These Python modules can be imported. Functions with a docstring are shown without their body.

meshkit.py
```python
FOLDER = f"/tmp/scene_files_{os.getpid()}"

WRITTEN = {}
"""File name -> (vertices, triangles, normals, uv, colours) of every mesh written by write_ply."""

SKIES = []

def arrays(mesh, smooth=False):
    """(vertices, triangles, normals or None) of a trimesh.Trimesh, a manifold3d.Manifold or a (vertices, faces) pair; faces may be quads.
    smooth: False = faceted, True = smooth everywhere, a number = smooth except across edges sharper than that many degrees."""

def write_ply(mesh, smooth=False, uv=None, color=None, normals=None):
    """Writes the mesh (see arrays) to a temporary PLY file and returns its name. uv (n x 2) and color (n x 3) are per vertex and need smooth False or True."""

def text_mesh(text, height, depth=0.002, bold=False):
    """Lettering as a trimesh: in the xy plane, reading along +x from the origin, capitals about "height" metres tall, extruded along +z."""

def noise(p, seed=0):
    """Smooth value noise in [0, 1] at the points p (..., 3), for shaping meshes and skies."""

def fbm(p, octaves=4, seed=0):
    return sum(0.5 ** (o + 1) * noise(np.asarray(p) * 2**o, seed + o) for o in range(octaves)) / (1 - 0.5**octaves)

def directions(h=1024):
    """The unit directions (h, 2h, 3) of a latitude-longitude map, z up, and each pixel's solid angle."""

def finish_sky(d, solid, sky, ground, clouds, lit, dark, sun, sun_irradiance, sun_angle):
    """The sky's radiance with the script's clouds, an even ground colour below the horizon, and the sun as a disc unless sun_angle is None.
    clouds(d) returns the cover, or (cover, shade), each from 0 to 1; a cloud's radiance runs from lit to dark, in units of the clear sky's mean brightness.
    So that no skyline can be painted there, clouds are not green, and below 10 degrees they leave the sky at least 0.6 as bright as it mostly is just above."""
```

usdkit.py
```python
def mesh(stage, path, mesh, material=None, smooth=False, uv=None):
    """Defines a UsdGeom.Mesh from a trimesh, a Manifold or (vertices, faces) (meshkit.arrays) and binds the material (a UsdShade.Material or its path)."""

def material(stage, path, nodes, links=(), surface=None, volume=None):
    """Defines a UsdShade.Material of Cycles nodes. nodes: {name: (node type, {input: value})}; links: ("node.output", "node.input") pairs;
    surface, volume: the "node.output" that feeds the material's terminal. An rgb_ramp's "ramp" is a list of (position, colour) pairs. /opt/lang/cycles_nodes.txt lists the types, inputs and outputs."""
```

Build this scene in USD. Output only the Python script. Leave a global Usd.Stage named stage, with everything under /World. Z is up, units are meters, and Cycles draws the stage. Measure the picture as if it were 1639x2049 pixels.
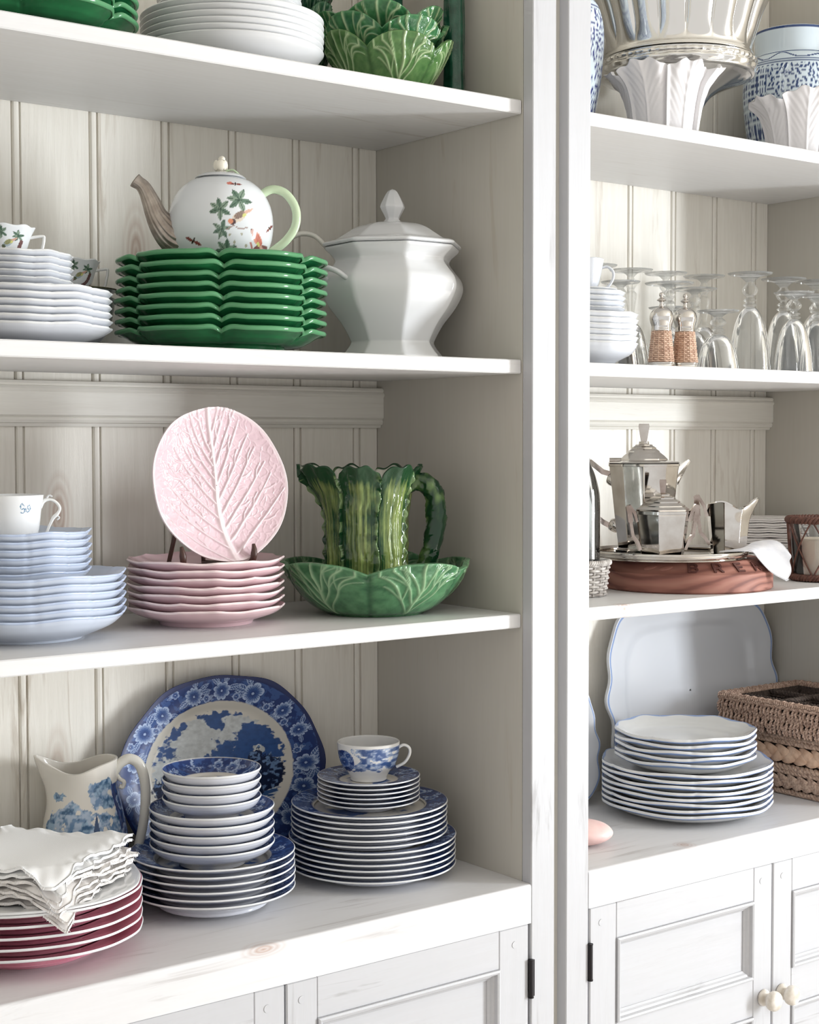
import math, random
import numpy as np
import trimesh
from shapely.geometry import Polygon
from pxr import Usd, UsdGeom, UsdLux, UsdShade, Gf, Sdf, Vt
import usdkit, meshkit

stage = Usd.Stage.CreateInMemory()
UsdGeom.SetStageUpAxis(stage, UsdGeom.Tokens.z)
UsdGeom.SetStageMetersPerUnit(stage, 1.0)
UsdGeom.Xform.Define(stage, '/World')
UsdGeom.Scope.Define(stage, '/World/Looks')
RNG = random.Random(11)

# ------------------------------------------------------------------ camera, light, exposure
EYE = np.array([0.0, -1.88, 1.58]); YAW, PITCH, ROLL = 0.6478, 0.0447, -0.0018
cam = UsdGeom.Camera.Define(stage, '/World/camera')
cam.CreateHorizontalApertureAttr(36.0); cam.CreateVerticalApertureAttr(36.0 * 2049 / 1639)
cam.CreateFocalLengthAttr(3127.75 / 1639 * 36.0)
cam.CreateClippingRangeAttr(Gf.Vec2f(0.05, 60))
fw = np.array([math.sin(YAW) * math.cos(PITCH), math.cos(YAW) * math.cos(PITCH), -math.sin(PITCH)])
rt = np.array([math.cos(YAW), -math.sin(YAW), 0]); up = np.cross(rt, fw)
rt, up = math.cos(ROLL) * rt + math.sin(ROLL) * up, -math.sin(ROLL) * rt + math.cos(ROLL) * up
cam.AddTransformOp().Set(Gf.Matrix4d(*rt, 0, *up, 0, *(-fw), 0, *EYE, 1))
cam.CreateExposureAttr(0.0)

dome = UsdLux.DomeLight.Define(stage, '/World/sky_light')          # soft light of the open room
dome.CreateIntensityAttr(0.275); dome.CreateColorAttr(Gf.Vec3f(1.0, 0.98, 0.955))
win = UsdLux.RectLight.Define(stage, '/World/window_daylight')      # daylight in the window of the right wall
WX, WY0, WY1, WZ0, WZ1 = 4.40, -2.80, -2.10, 0.35, 2.40
win.CreateWidthAttr(WY1 - WY0); win.CreateHeightAttr(WZ1 - WZ0)
win.CreateIntensityAttr(57.0); win.CreateColorAttr(Gf.Vec3f(0.915, 0.96, 1.0))
win.AddTransformOp().Set(Gf.Matrix4d(0, 1, 0, 0, 0, 0, 1, 0, 1, 0, 0, 0, WX + 0.05, (WY0 + WY1) / 2, (WZ0 + WZ1) / 2, 1))

# ------------------------------------------------------------------ helpers: colour, materials
def S(r, g, b):
    c = np.array([r, g, b], float) / 255
    return np.where(c <= 0.04045, c / 12.92, ((c + 0.055) / 1.055) ** 2.4)

def material(name, nodes, links, surface): return usdkit.material(stage, '/World/Looks/' + name, nodes, links, surface=surface)

def plain(name, col, rough=0.5, metal=0.0, spec=0.5, coat=0.0, bump=None, var=None, sheen=0.0):
    """bump: (scale, strength, distance); var: (scale, other colour, amount) a noise mottling of the thing's own colour"""
    n = {'p': ('principled_bsdf', {'base_color': col, 'roughness': rough, 'metallic': metal, 'specular_ior_level': spec, 'coat_weight': coat, 'sheen_weight': sheen})}
    l = []
    if bump or var: n['tc'] = ('texture_coordinate', {})
    if var:
        n['nv'] = ('noise_texture', {'scale': var[0], 'detail': 4.0}); l.append(('tc.object', 'nv.vector'))
        n['rv'] = ('rgb_ramp', {'ramp': [(0.35, col), (0.68, var[1])]}); l += [('nv.fac', 'rv.fac'), ('rv.color', 'p.base_color')]
    if bump:
        n['nb'] = ('noise_texture', {'scale': bump[0], 'detail': 3.0}); n['b'] = ('bump', {'strength': bump[1], 'distance': bump[2]})
        l += [('tc.object', 'nb.vector'), ('nb.fac', 'b.height'), ('b.normal', 'p.normal')]
    return material(name, n, l, 'p.BSDF')

def painted(name, rough=0.12, coat=0.0, bump=None, metal=0.0, spec=0.5):
    n = {'a': ('attribute', {'attribute': 'paint'}), 'p': ('principled_bsdf', {'roughness': rough, 'coat_weight': coat, 'metallic': metal, 'specular_ior_level': spec})}
    l = [('a.color', 'p.base_color')]
    if bump:
        n['tc'] = ('texture_coordinate', {}); n['nb'] = ('noise_texture', {'scale': bump[0], 'detail': 3.0}); n['b'] = ('bump', {'strength': bump[1], 'distance': bump[2]})
        l += [('tc.object', 'nb.vector'), ('nb.fac', 'b.height'), ('b.normal', 'p.normal')]
    return material(name, n, l, 'p.BSDF')

def wood_paint(name, base, worn, axis, amount, grain=0.5, knots=()):
    """brushed old paint over pine: grain runs along axis, worn streaks and faint knots"""
    sc = {'x': (1.6, 26, 26), 'y': (26, 1.6, 26), 'z': (26, 26, 1.6)}[axis]
    sc2 = {'x': (3.0, 30, 30), 'y': (30, 3.0, 30), 'z': (30, 30, 3.0)}[axis]
    n = {'g': ('geometry', {}), 'm': ('mapping', {'scale': sc}), 'm2': ('mapping', {'scale': sc2}),
         'n1': ('noise_texture', {'scale': 4.0, 'detail': 6.0, 'roughness': 0.65, 'distortion': 0.6}),
         'n2': ('noise_texture', {'scale': 1.0, 'detail': 5.0, 'roughness': 0.6, 'distortion': 1.2}),
         'n3': ('noise_texture', {'scale': 3.5, 'detail': 2.0}),
         'r1': ('rgb_ramp', {'ramp': [(0.40, (1, 1, 1)), (0.62, (0, 0, 0))]}),
         'r2': ('rgb_ramp', {'ramp': [(0.58, (0, 0, 0)), (0.76, (1, 1, 1))]}),
         'r3': ('rgb_ramp', {'ramp': [(0.42, (0, 0, 0)), (0.66, (1, 1, 1))]}),
         'mu': ('math', {'math_type': 'multiply'}), 'mu2': ('math', {'math_type': 'multiply', 'value2': amount}), 'mu3': ('math', {'math_type': 'multiply', 'value2': 0.10 * grain}),
         'c1': ('mix', {'mix_type': 'mix', 'color1': base, 'color2': worn}), 'c2': ('mix', {'mix_type': 'multiply', 'color2': (0.55, 0.5, 0.42)}),
         'b': ('bump', {'strength': 0.30 * grain, 'distance': 0.0012}), 'p': ('principled_bsdf', {'roughness': 0.42, 'specular_ior_level': 0.4})}
    l = [('g.position', 'm.vector'), ('g.position', 'm2.vector'), ('m.vector', 'n1.vector'), ('m2.vector', 'n2.vector'), ('g.position', 'n3.vector'),
         ('n1.fac', 'r1.fac'), ('n2.fac', 'r2.fac'), ('n3.fac', 'r3.fac'), ('r2.color', 'mu.value1'), ('r3.color', 'mu.value2'), ('mu.value', 'mu2.value1'),
         ('mu2.value', 'c1.fac'), ('c1.color', 'c2.color1'), ('r1.color', 'mu3.value1'), ('mu3.value', 'c2.fac'), ('c2.color', 'p.base_color'),
         ('n1.fac', 'b.height'), ('b.normal', 'p.normal')]
    last = 'c2.color'
    for i, (kx, ky, kz, sx, sy, sz) in enumerate(knots):               # a knot: rings fading out round a point of the board
        n.update({f'ks{i}': ('vector_math', {'math_type': 'subtract', 'vector2': (kx, ky, kz)}), f'km{i}': ('mapping', {'scale': (sx, sy, sz)}), f'kl{i}': ('vector_math', {'math_type': 'length'}),
                  f'kn{i}': ('math', {'math_type': 'multiply_add', 'value2': 0.7, 'value3': -0.35}), f'ka{i}': ('math', {'math_type': 'add'}), f'kr{i}': ('rgb_ramp', {'ramp': [(0.0, (0.75, 0.75, 0.75)), (0.12, (0.30, 0.30, 0.30)), (0.2, (0.6, 0.6, 0.6)), (0.30, (0.12, 0.12, 0.12)), (0.38, (0.34, 0.34, 0.34)), (0.5, (0.04, 0.04, 0.04)), (0.58, (0.16, 0.16, 0.16)), (0.7, (0, 0, 0))]}),
                  f'kd{i}': ('math', {'math_type': 'multiply', 'value2': 0.5}), f'kc{i}': ('mix', {'mix_type': 'mix', 'color2': S(166, 122, 96)})})
        l += [('g.position', f'ks{i}.vector1'), (f'ks{i}.vector', f'km{i}.vector'), (f'km{i}.vector', f'kl{i}.vector1'), ('n3.fac', f'kn{i}.value1'), (f'kl{i}.value', f'ka{i}.value1'), (f'kn{i}.value', f'ka{i}.value2'), (f'ka{i}.value', f'kd{i}.value1'), (f'kd{i}.value', f'kr{i}.fac'), (last, f'kc{i}.color1'), (f'kr{i}.color', f'kc{i}.fac')]
        last = f'kc{i}.color'
    l = [q for q in l if q != ('c2.color', 'p.base_color')] + [(last, 'p.base_color')]
    return material(name, n, l, 'p.BSDF')

def glass_wall(name, tint, refl=1.0, rough=0.02, haze=0.0):
    n = {'t': ('transparent_bsdf', {'color': tint}), 'g': ('glossy_bsdf', {'color': (1, 1, 1), 'roughness': rough}), 'f': ('fresnel', {'IOR': 1.5}), 'd': ('diffuse_bsdf', {'color': (0.85, 0.87, 0.88)}),
         'k': ('math', {'math_type': 'multiply', 'value2': refl, 'use_clamp': True}), 'h': ('mix_closure', {'fac': haze}), 'x': ('mix_closure', {})}
    return material(name, n, [('f.fac', 'k.value1'), ('k.value', 'x.fac'), ('t.BSDF', 'h.closure1'), ('d.BSDF', 'h.closure2'), ('h.closure', 'x.closure1'), ('g.BSDF', 'x.closure2')], 'x.closure')

WHITE_P = S(188, 188, 191); CREAM_P = S(240, 236, 227)
M_front_z = wood_paint('white_paint_upright', WHITE_P, S(126, 121, 120), 'z', 0.95)
M_front_x = wood_paint('white_paint_level', WHITE_P, S(126, 121, 120), 'x', 0.95)
M_cream_z = wood_paint('cream_paint_upright', CREAM_P, S(160, 138, 112), 'z', 0.7, 1.2, knots=[(1.047, 0.4225, 1.466, 55, 55, 20), (1.187, 0.4225, 1.885, 50, 50, 14), (1.30, 0.4225, 1.41, 55, 55, 20), (1.04, 0.4225, 1.04, 50, 50, 12)])
M_cream_x = wood_paint('cream_paint_level', S(230, 227, 219), S(172, 156, 134), 'x', 0.6, 0.9)
M_shelf = wood_paint('shelf_paint', S(220, 219, 219), S(170, 158, 146), 'x', 0.6, 0.6, knots=[(1.9034, 0.025, 1.294, 60, 60, 60)])
M_side = wood_paint('side_paint', S(196, 192, 183), S(168, 154, 132), 'z', 0.4, 0.5)
M_raw = plain('bare_pine', S(150, 110, 100), 0.6)
M_counter = wood_paint('counter_paint', S(216, 215, 216), S(152, 144, 140), 'x', 0.85, knots=[(1.160, 0.0, 0.8575, 34, 60, 110), (2.05, 0.02, 0.862, 60, 60, 120)])
M_black = plain('black_iron', S(38, 35, 37), 0.4, 0.6)
M_knob = plain('knob_paint', S(226, 220, 212), 0.4, var=(60, S(196, 186, 172), 1))
M_white = plain('white_glaze', S(218, 219, 220), 0.10)
M_white_cool = plain('cool_white_glaze', S(214, 217, 223), 0.11)
M_white_blue = plain('bluish_glaze', S(211, 219, 233), 0.11)
M_cream_glaze = plain('ivory_glaze', S(228, 225, 216), 0.12)
M_bisque = plain('soft_white_glaze', S(226, 224, 226), 0.28, bump=(55, 0.25, 0.002))
M_bluerim = plain('blue_rim_glaze', S(140, 162, 204), 0.15)
M_palebluerim = plain('pale_blue_rim', S(190, 203, 228), 0.15)
M_pink = plain('pink_glaze', S(226, 194, 199), 0.12)
M_pinkrim = plain('pale_pink_edge', S(243, 222, 222), 0.12)
M_red = plain('cranberry_glaze', S(214, 150, 164), 0.14, var=(14, S(196, 118, 138), 1))
M_green = plain('emerald_glaze', S(38, 112, 66), 0.10, var=(18, S(24, 84, 48), 1))
M_greenrim = plain('pale_green_edge', S(82, 142, 98), 0.10)
M_paint = painted('painted_ceramic', 0.10)
M_paint_soft = painted('painted_pottery', 0.14, bump=(90, 0.25, 0.002))
M_leafglaze = painted('leaf_glaze', 0.09, bump=(140, 0.35, 0.0016))
M_celadon = plain('celadon_handle_glaze', S(196, 214, 180), 0.12)
M_silver = plain('silver', S(218, 215, 211), 0.07, 1.0, var=(16, S(188, 180, 172), 1))
M_silver_b = plain('bright_silver', S(226, 224, 220), 0.13, 1.0)
M_silver_d = plain('brownish_silver', S(190, 178, 170), 0.10, 1.0, var=(30, S(150, 134, 126), 1))  # browner, darker silver for the handles and the sugar bowl finial
M_glass = glass_wall('clear_glass', (0.975, 0.98, 0.98), 1.0, haze=0.035)
M_foot = glass_wall('foot_glass', (0.975, 0.98, 0.98), 0.8, haze=0.14)
M_stem = material('solid_glass', {'t': ('transparent_bsdf', {'color': (0.97, 0.975, 0.97)}), 'p': ('principled_bsdf', {'base_color': (1, 1, 1), 'transmission_weight': 1.0, 'roughness': 0.02, 'ior': 1.45}), 'x': ('mix_closure', {'fac': 0.45})},
                  [('t.BSDF', 'x.closure1'), ('p.BSDF', 'x.closure2')], 'x.closure')
M_linen = plain('white_linen', S(238, 238, 238), 0.85, spec=0.1, bump=(900, 0.3, 0.0006), sheen=0.2)
M_linen_w = plain('cream_linen', S(228, 224, 221), 0.9, spec=0.1, bump=(700, 0.4, 0.0008))
M_damask = plain('damask', S(232, 232, 236), 0.7, spec=0.2, var=(46, S(214, 215, 222), 1), bump=(60, 0.15, 0.001))
M_wicker = plain('tan_wicker', S(216, 184, 160), 0.5, var=(120, S(182, 146, 124), 1))
M_wicker_w = plain('whitewashed_wicker', S(206, 201, 196), 0.7, var=(70, S(150, 143, 137), 1))
M_wicker_d = plain('dark_brown_wicker', S(112, 74, 62), 0.6, var=(90, S(78, 48, 40), 1))
M_sea = plain('seagrass', S(212, 184, 166), 0.75, var=(220, S(150, 120, 104), 1), bump=(400, 0.9, 0.003))
M_sea_d = plain('dark_seagrass', S(96, 82, 74), 0.8, var=(220, S(58, 48, 44), 1), bump=(400, 0.9, 0.003))
M_hyacinth = plain('water_hyacinth', S(230, 198, 170), 0.6, var=(60, S(196, 156, 128), 1), bump=(120, 0.5, 0.002))
M_rope = plain('sedge_rope', S(214, 186, 164), 0.75, var=(200, S(160, 130, 112), 1), bump=(300, 0.9, 0.003))
M_wax = plain('candle_wax', S(236, 224, 206), 0.5)
M_stone = plain('pink_stone', S(240, 212, 206), 0.45, var=(24, S(230, 190, 186), 1))
M_easel = plain('dark_walnut', S(74, 48, 40), 0.35)
M_candlestick = plain('bottle_green_glaze', S(20, 62, 46), 0.10, var=(26, S(38, 92, 70), 1), bump=(60, 0.5, 0.003))
M_dark_dish = plain('brown_green_glaze', S(96, 92, 70), 0.2)
M_floor = plain('limed_oak_floor', S(222, 216, 209), 0.5, var=(3, S(206, 198, 189), 1))
M_wall = plain('room_wall_paint', S(226, 222, 214), 0.7)
M_board = material('mahogany_board', {'tc': ('texture_coordinate', {}), 'mp': ('mapping', {'scale': (3.2, 8, 26), 'rotation': (0.12, 0.1, 0.9)}), 'w': ('wave_texture', {'wave_type': 'rings', 'scale': 1.1, 'distortion': 5.0, 'detail': 3.0, 'detail_scale': 1.0}),
    'r': ('rgb_ramp', {'ramp': [(0.0, S(116, 74, 66)), (0.25, S(140, 94, 82)), (0.7, S(151, 103, 91)), (1.0, S(160, 113, 100))]}), 'p': ('principled_bsdf', {'roughness': 0.58, 'specular_ior_level': 0.3})},
    [('tc.object', 'mp.vector'), ('mp.vector', 'w.vector'), ('w.fac', 'r.fac'), ('r.color', 'p.base_color')], 'p.BSDF')
M_carve_shade = plain('carved_letter_shade', S(84, 48, 42), 0.5)  # shadow of the carved relief put into the letter colour as dark brown

# ------------------------------------------------------------------ helpers: prims
USED = {}
def path_for(name, parent):
    base = f'{parent}/{name}'
    k = USED.get(base, 0); USED[base] = k + 1
    return base if k == 0 else f'{base}_{k:03d}'

def say(prim, label=None, cat=None, group=None, kind=None):
    for k, v in (('label', label), ('category', cat), ('group', group), ('kind', kind)):
        if v: prim.SetCustomDataByKey(k, v)

def thing(name, label, cat, loc=(0, 0, 0), rotz=0.0, group=None, tilt=None):
    p = path_for(name, '/World'); x = UsdGeom.Xform.Define(stage, p)
    x.AddTranslateOp().Set(Gf.Vec3d(*map(float, loc))); x.AddRotateZOp().Set(float(rotz))
    if tilt: x.AddRotateXOp().Set(float(tilt))
    say(x.GetPrim(), label, cat, group)
    return p

def dup(src, label, loc, rotz=0.0, group=None):
    p = path_for(src.rpartition('/')[2].rstrip('0123456789').rstrip('_'), '/World'); x = UsdGeom.Xform.Define(stage, p)
    x.AddTranslateOp().Set(Gf.Vec3d(*map(float, loc))); x.AddRotateZOp().Set(float(rotz))
    pr = x.GetPrim(); pr.GetReferences().AddInternalReference(src); pr.SetInstanceable(True)
    was = stage.GetPrimAtPath(src).GetCustomData()
    say(pr, label, was.get('category'), group or was.get('group'))
    return p

def obj(name, mesh, mat, parent='/World', smooth=35, col=None, label=None, kind=None, cat=None, group=None):
    v, f, n = meshkit.arrays(mesh, smooth)
    a = np.linalg.norm(np.cross(v[f[:, 1]] - v[f[:, 0]], v[f[:, 2]] - v[f[:, 0]]), axis=1); f = f[a > 1e-14]; use, f = np.unique(f, return_inverse=True); f = f.reshape(-1, 3); v = v[use]; n = None if n is None else n[use]
    p = path_for(name, parent); m = UsdGeom.Mesh.Define(stage, p)
    m.CreatePointsAttr(Vt.Vec3fArray.FromNumpy(v.astype(np.float32)))
    m.CreateFaceVertexCountsAttr(Vt.IntArray.FromNumpy(np.full(len(f), 3, np.int32)))
    m.CreateFaceVertexIndicesAttr(Vt.IntArray.FromNumpy(f.astype(np.int32).ravel()))
    m.CreateSubdivisionSchemeAttr('none')
    if n is not None:
        m.CreateNormalsAttr(Vt.Vec3fArray.FromNumpy(n.astype(np.float32))); m.SetNormalsInterpolation('vertex')
    if col is not None:
        UsdGeom.PrimvarsAPI(m).CreatePrimvar('paint', Sdf.ValueTypeNames.Color3fArray, 'vertex').Set(Vt.Vec3fArray.FromNumpy(np.asarray(col(v), np.float32)))
    UsdShade.MaterialBindingAPI.Apply(m.GetPrim()).Bind(mat)
    say(m.GetPrim(), label, cat, group, kind)
    return p

# ------------------------------------------------------------------ helpers: meshes
PI = math.pi
def cat(*ms): return trimesh.util.concatenate([m for m in ms])
def grid(P, wrap=True):
    m, n = P.shape[:2]; v = P.reshape(-1, 3)
    i, j = np.meshgrid(np.arange(m - 1), np.arange(n if wrap else n - 1), indexing='ij')
    a = i * n + j; b = i * n + (j + 1) % n; c = (i + 1) * n + (j + 1) % n; d = (i + 1) * n + j
    f = np.concatenate([np.stack([a, b, c], -1).reshape(-1, 3), np.stack([a, c, d], -1).reshape(-1, 3)])
    return trimesh.Trimesh(v, f, process=False)

def spline(pts, k=6):
    p = np.asarray(pts, float); q = np.vstack([2 * p[0] - p[1], p, 2 * p[-1] - p[-2]]); out = []
    for i in range(1, len(q) - 2):
        t = np.linspace(0, 1, k, endpoint=False)[:, None]; a, b, c, d = q[i - 1], q[i], q[i + 1], q[i + 2]
        out.append(0.5 * (2 * b + (c - a) * t + (2 * a - 5 * b + 4 * c - d) * t ** 2 + (3 * b - a - 3 * c + d) * t ** 3))
    return np.vstack(out + [p[-1:]])

def lathe(prof, n=72, mod=None):
    """prof: (r, z) from the underside axis round the outside to the inside axis; mod(th, r, z) -> r, z"""
    p = np.asarray(prof, float); th = np.linspace(0, 2 * PI, n, endpoint=False)[None, :]
    r = np.repeat(p[:, :1], n, 1); z = np.repeat(p[:, 1:2], n, 1); th = np.repeat(th, len(p), 0)
    if mod: r, z = mod(th, r, z)
    return grid(np.stack([r * np.cos(th), r * np.sin(th), z], -1))

def tube(path, rad, n=12, flat=1.0, cap=True, upv=None):
    p = np.asarray(path, float); m = len(p); rad = np.broadcast_to(np.asarray(rad, float), (m,)) if np.ndim(rad) < 2 else np.asarray(rad)
    t = np.gradient(p, axis=0); t /= np.linalg.norm(t, axis=1, keepdims=True) + 1e-12
    u = np.array(upv if upv is not None else ([0, 0, 1] if abs(t[0][2]) < 0.9 else [1, 0, 0]), float); rings = []
    for i in range(m):
        u = u - t[i] * (u @ t[i]); u /= np.linalg.norm(u) + 1e-12; w = np.cross(t[i], u)
        a = np.linspace(0, 2 * PI, n, endpoint=False)[:, None]
        rings.append(p[i] + rad[i] * (np.cos(a) * u * flat + np.sin(a) * w))
    P = np.array(rings); g = grid(P)
    if cap:
        v = np.vstack([g.vertices, p[:1], p[-1:]]); k = np.arange(n); b = (m - 1) * n
        f = np.vstack([g.faces, np.stack([np.full(n, m * n), (k + 1) % n, k], 1), np.stack([np.full(n, m * n + 1), b + k, b + (k + 1) % n], 1)])
        g = trimesh.Trimesh(v, f, process=False)
    return g

def box(x0, x1, y0, y1, z0, z1, c=0.0):
    if c <= 0: return trimesh.creation.box(bounds=[[x0, y0, z0], [x1, y1, z1]])
    pts = []
    for X, sx in ((x0, 1), (x1, -1)):
        for Y, sy in ((y0, 1), (y1, -1)):
            for Zz, sz in ((z0, 1), (z1, -1)):
                pts += [(X + sx * c, Y + sy * c, Zz), (X + sx * c, Y, Zz + sz * c), (X, Y + sy * c, Zz + sz * c)]
    return trimesh.Trimesh(pts, process=False).convex_hull if False else trimesh.convex.convex_hull(np.array(pts))

def extrude(poly, a0, a1, axis):
    """poly in the plane across axis ('x': (y, z), 'z': (x, y)), swept from a0 to a1"""
    m = trimesh.creation.extrude_polygon(Polygon(poly), a1 - a0, engine='earcut'); v = np.array(m.vertices)
    if axis == 'x': m.vertices = np.stack([v[:, 2] + a0, v[:, 0], v[:, 1]], 1)
    else: m.vertices = np.stack([v[:, 0], v[:, 1], v[:, 2] + a0], 1)
    m.fix_normals(); return m

def move(m, d=(0, 0, 0), rx=0, ry=0, rz=0):
    m = m.copy()
    for a, ax in ((rx, (1, 0, 0)), (ry, (0, 1, 0)), (rz, (0, 0, 1))):
        if a: m.apply_transform(trimesh.transformations.rotation_matrix(math.radians(a), ax))
    m.apply_translation(d); return m

def sst(a, b, x): t = np.clip((x - a) / (b - a), 0, 1); return t * t * (3 - 2 * t)
def mixc(c0, c1, t): return np.asarray(c0) * (1 - t[..., None]) + np.asarray(c1) * t[..., None]
def fbm(p, o=4, s=0): return meshkit.fbm(np.asarray(p), o, s)
ORD = ['bottom', 'second', 'third', 'fourth', 'fifth', 'sixth', 'seventh', 'eighth', 'ninth', 'tenth', 'eleventh']
def place_in(k, n): return 'bottom one' if k == 0 else ('top one' if k == n - 1 else f'{ORD[k]} from bottom')

# ------------------------------------------------------------------ the room shell
H1, H2, H3, HC = 2.1263, 1.7123, 1.3012, 0.8632          # shelf tops and counter top
BACK, SF = 0.4225, 0.0254                                  # face of the back boards, shelf fronts
WIDE, ST = 0.943, 0.0508                                    # inside width of a bookcase, width of a stile
XL, XR = 0.7265, 1.797
say(stage.GetPrimAtPath(obj('floor', box(-1.5, 4.4, -4.0, 0.5, -0.05, 0.0), M_floor)), kind='structure')
say(stage.GetPrimAtPath(obj('wall_back', box(-1.5, 4.4, 0.47, 0.55, 0, 2.8), M_wall)), kind='structure')
say(stage.GetPrimAtPath(obj('ceiling', box(-1.5, 4.4, -4.0, 0.55, 2.8, 2.85), M_wall)), kind='structure')
say(stage.GetPrimAtPath(obj('wall_right', cat(box(4.4, 4.5, -4.0, WY0, 0, 2.8), box(4.4, 4.5, WY1, 0.55, 0, 2.8), box(4.4, 4.5, WY0, WY1, 0, WZ0), box(4.4, 4.5, WY0, WY1, WZ1, 2.8)), M_wall)), kind='structure')
say(stage.GetPrimAtPath(obj('trim_1', box(1.7217, 1.7461, 0.0215, 0.06, 0, 2.6), M_side)), kind='structure')

# ------------------------------------------------------------------ the two bookcases
GROOVES = [-0.0065, 0.1215, 0.2495, 0.3795, 0.5075, 0.6345, 0.7625, 0.8895, 0.96]
def door(parent, x0, x1, hinge_right):
    zt, zb, y0, y1 = 0.7985, 0.05, 0.0015, 0.024
    a, b = (0.054, 0.063) if hinge_right else (0.063, 0.052)
    px0, px1 = x0 + a, x1 - b
    holes = [(0.590, 0.736), (0.12, 0.520)]
    d = obj('door', cat(box(x0, px0, y0, y1, zb, zt, 0.002), box(px1, x1, y0, y1, zb, zt, 0.002)), M_front_z, parent)
    for c0, c1 in ((holes[0][1], zt), (holes[1][1], holes[0][0]), (zb, holes[1][0])): obj('door_rail', box(px0 - 0.0005, px1 + 0.0005, y0 + 0.0002, y1, c0, c1, 0.0012), M_front_x, d)
    for (c0, c1) in holes:
        obj('door_panel', cat(box(px0 - 0.002, px1 + 0.002, 0.013, 0.020, c0 - 0.002, c1 + 0.002)), M_front_x, d)
        w = 0.017                                                    # stepped moulding, mitred round the panel
        prof = [(0.0, -0.0035), (0.003, -0.005), (0.006, -0.0035), (0.0075, 0.0025), (0.011, 0.004), (0.0135, 0.0075), (w, 0.010), (w, 0.0135), (0.0, 0.0135)]
        rings = []
        for (o, yy) in prof:
            rings.append([(px0 + o, y0 + yy, c0 + o), (px1 - o, y0 + yy, c0 + o), (px1 - o, y0 + yy, c1 - o), (px0 + o, y0 + yy, c1 - o)])
        obj('panel_moulding', grid(np.array(rings + rings[:1], float)), M_front_x, d, smooth=False)
    kx = x1 - 0.024 if not hinge_right else x0 + 0.024
    kn = lathe(spline([(0.0001, 0.0), (0.0135, 0.0), (0.0155, 0.004), (0.013, 0.008), (0.0085, 0.011), (0.0095, 0.015), (0.0165, 0.020), (0.0185, 0.026), (0.0165, 0.033), (0.009, 0.0375), (0.0001, 0.0385)], 5), 32)
    obj('knob', move(kn, (kx, y0, 0.551), rx=90), M_knob, d, smooth=60)
    for px in (x0 + 0.026, x1 - 0.03):
        for pz in (0.770, 0.555):
            if abs(px - kx) < 0.03 and pz < 0.6: continue
            obj('dowel_peg', move(trimesh.creation.cylinder(0.0056, 0.004, sections=18), (px, y0 + 0.0012, pz), rx=90), M_front_x, d)
    hx = x1 + 0.002 if hinge_right else x0 - 0.002
    hz = 0.7085
    obj('hinge', cat(move(trimesh.creation.cylinder(0.0042, 0.061, sections=16), (hx, -0.002, hz)), box(hx - 0.0005, hx + 0.0085 if hinge_right else hx + 0.004, -0.0015, 0.0, hz - 0.03, hz + 0.03),
                     *[move(trimesh.creation.cylinder(0.0048, 0.002, sections=16), (hx, -0.002, hz + dz)) for dz in (-0.0305, 0.0305)]), M_black, d, label='black iron hinge')

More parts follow.
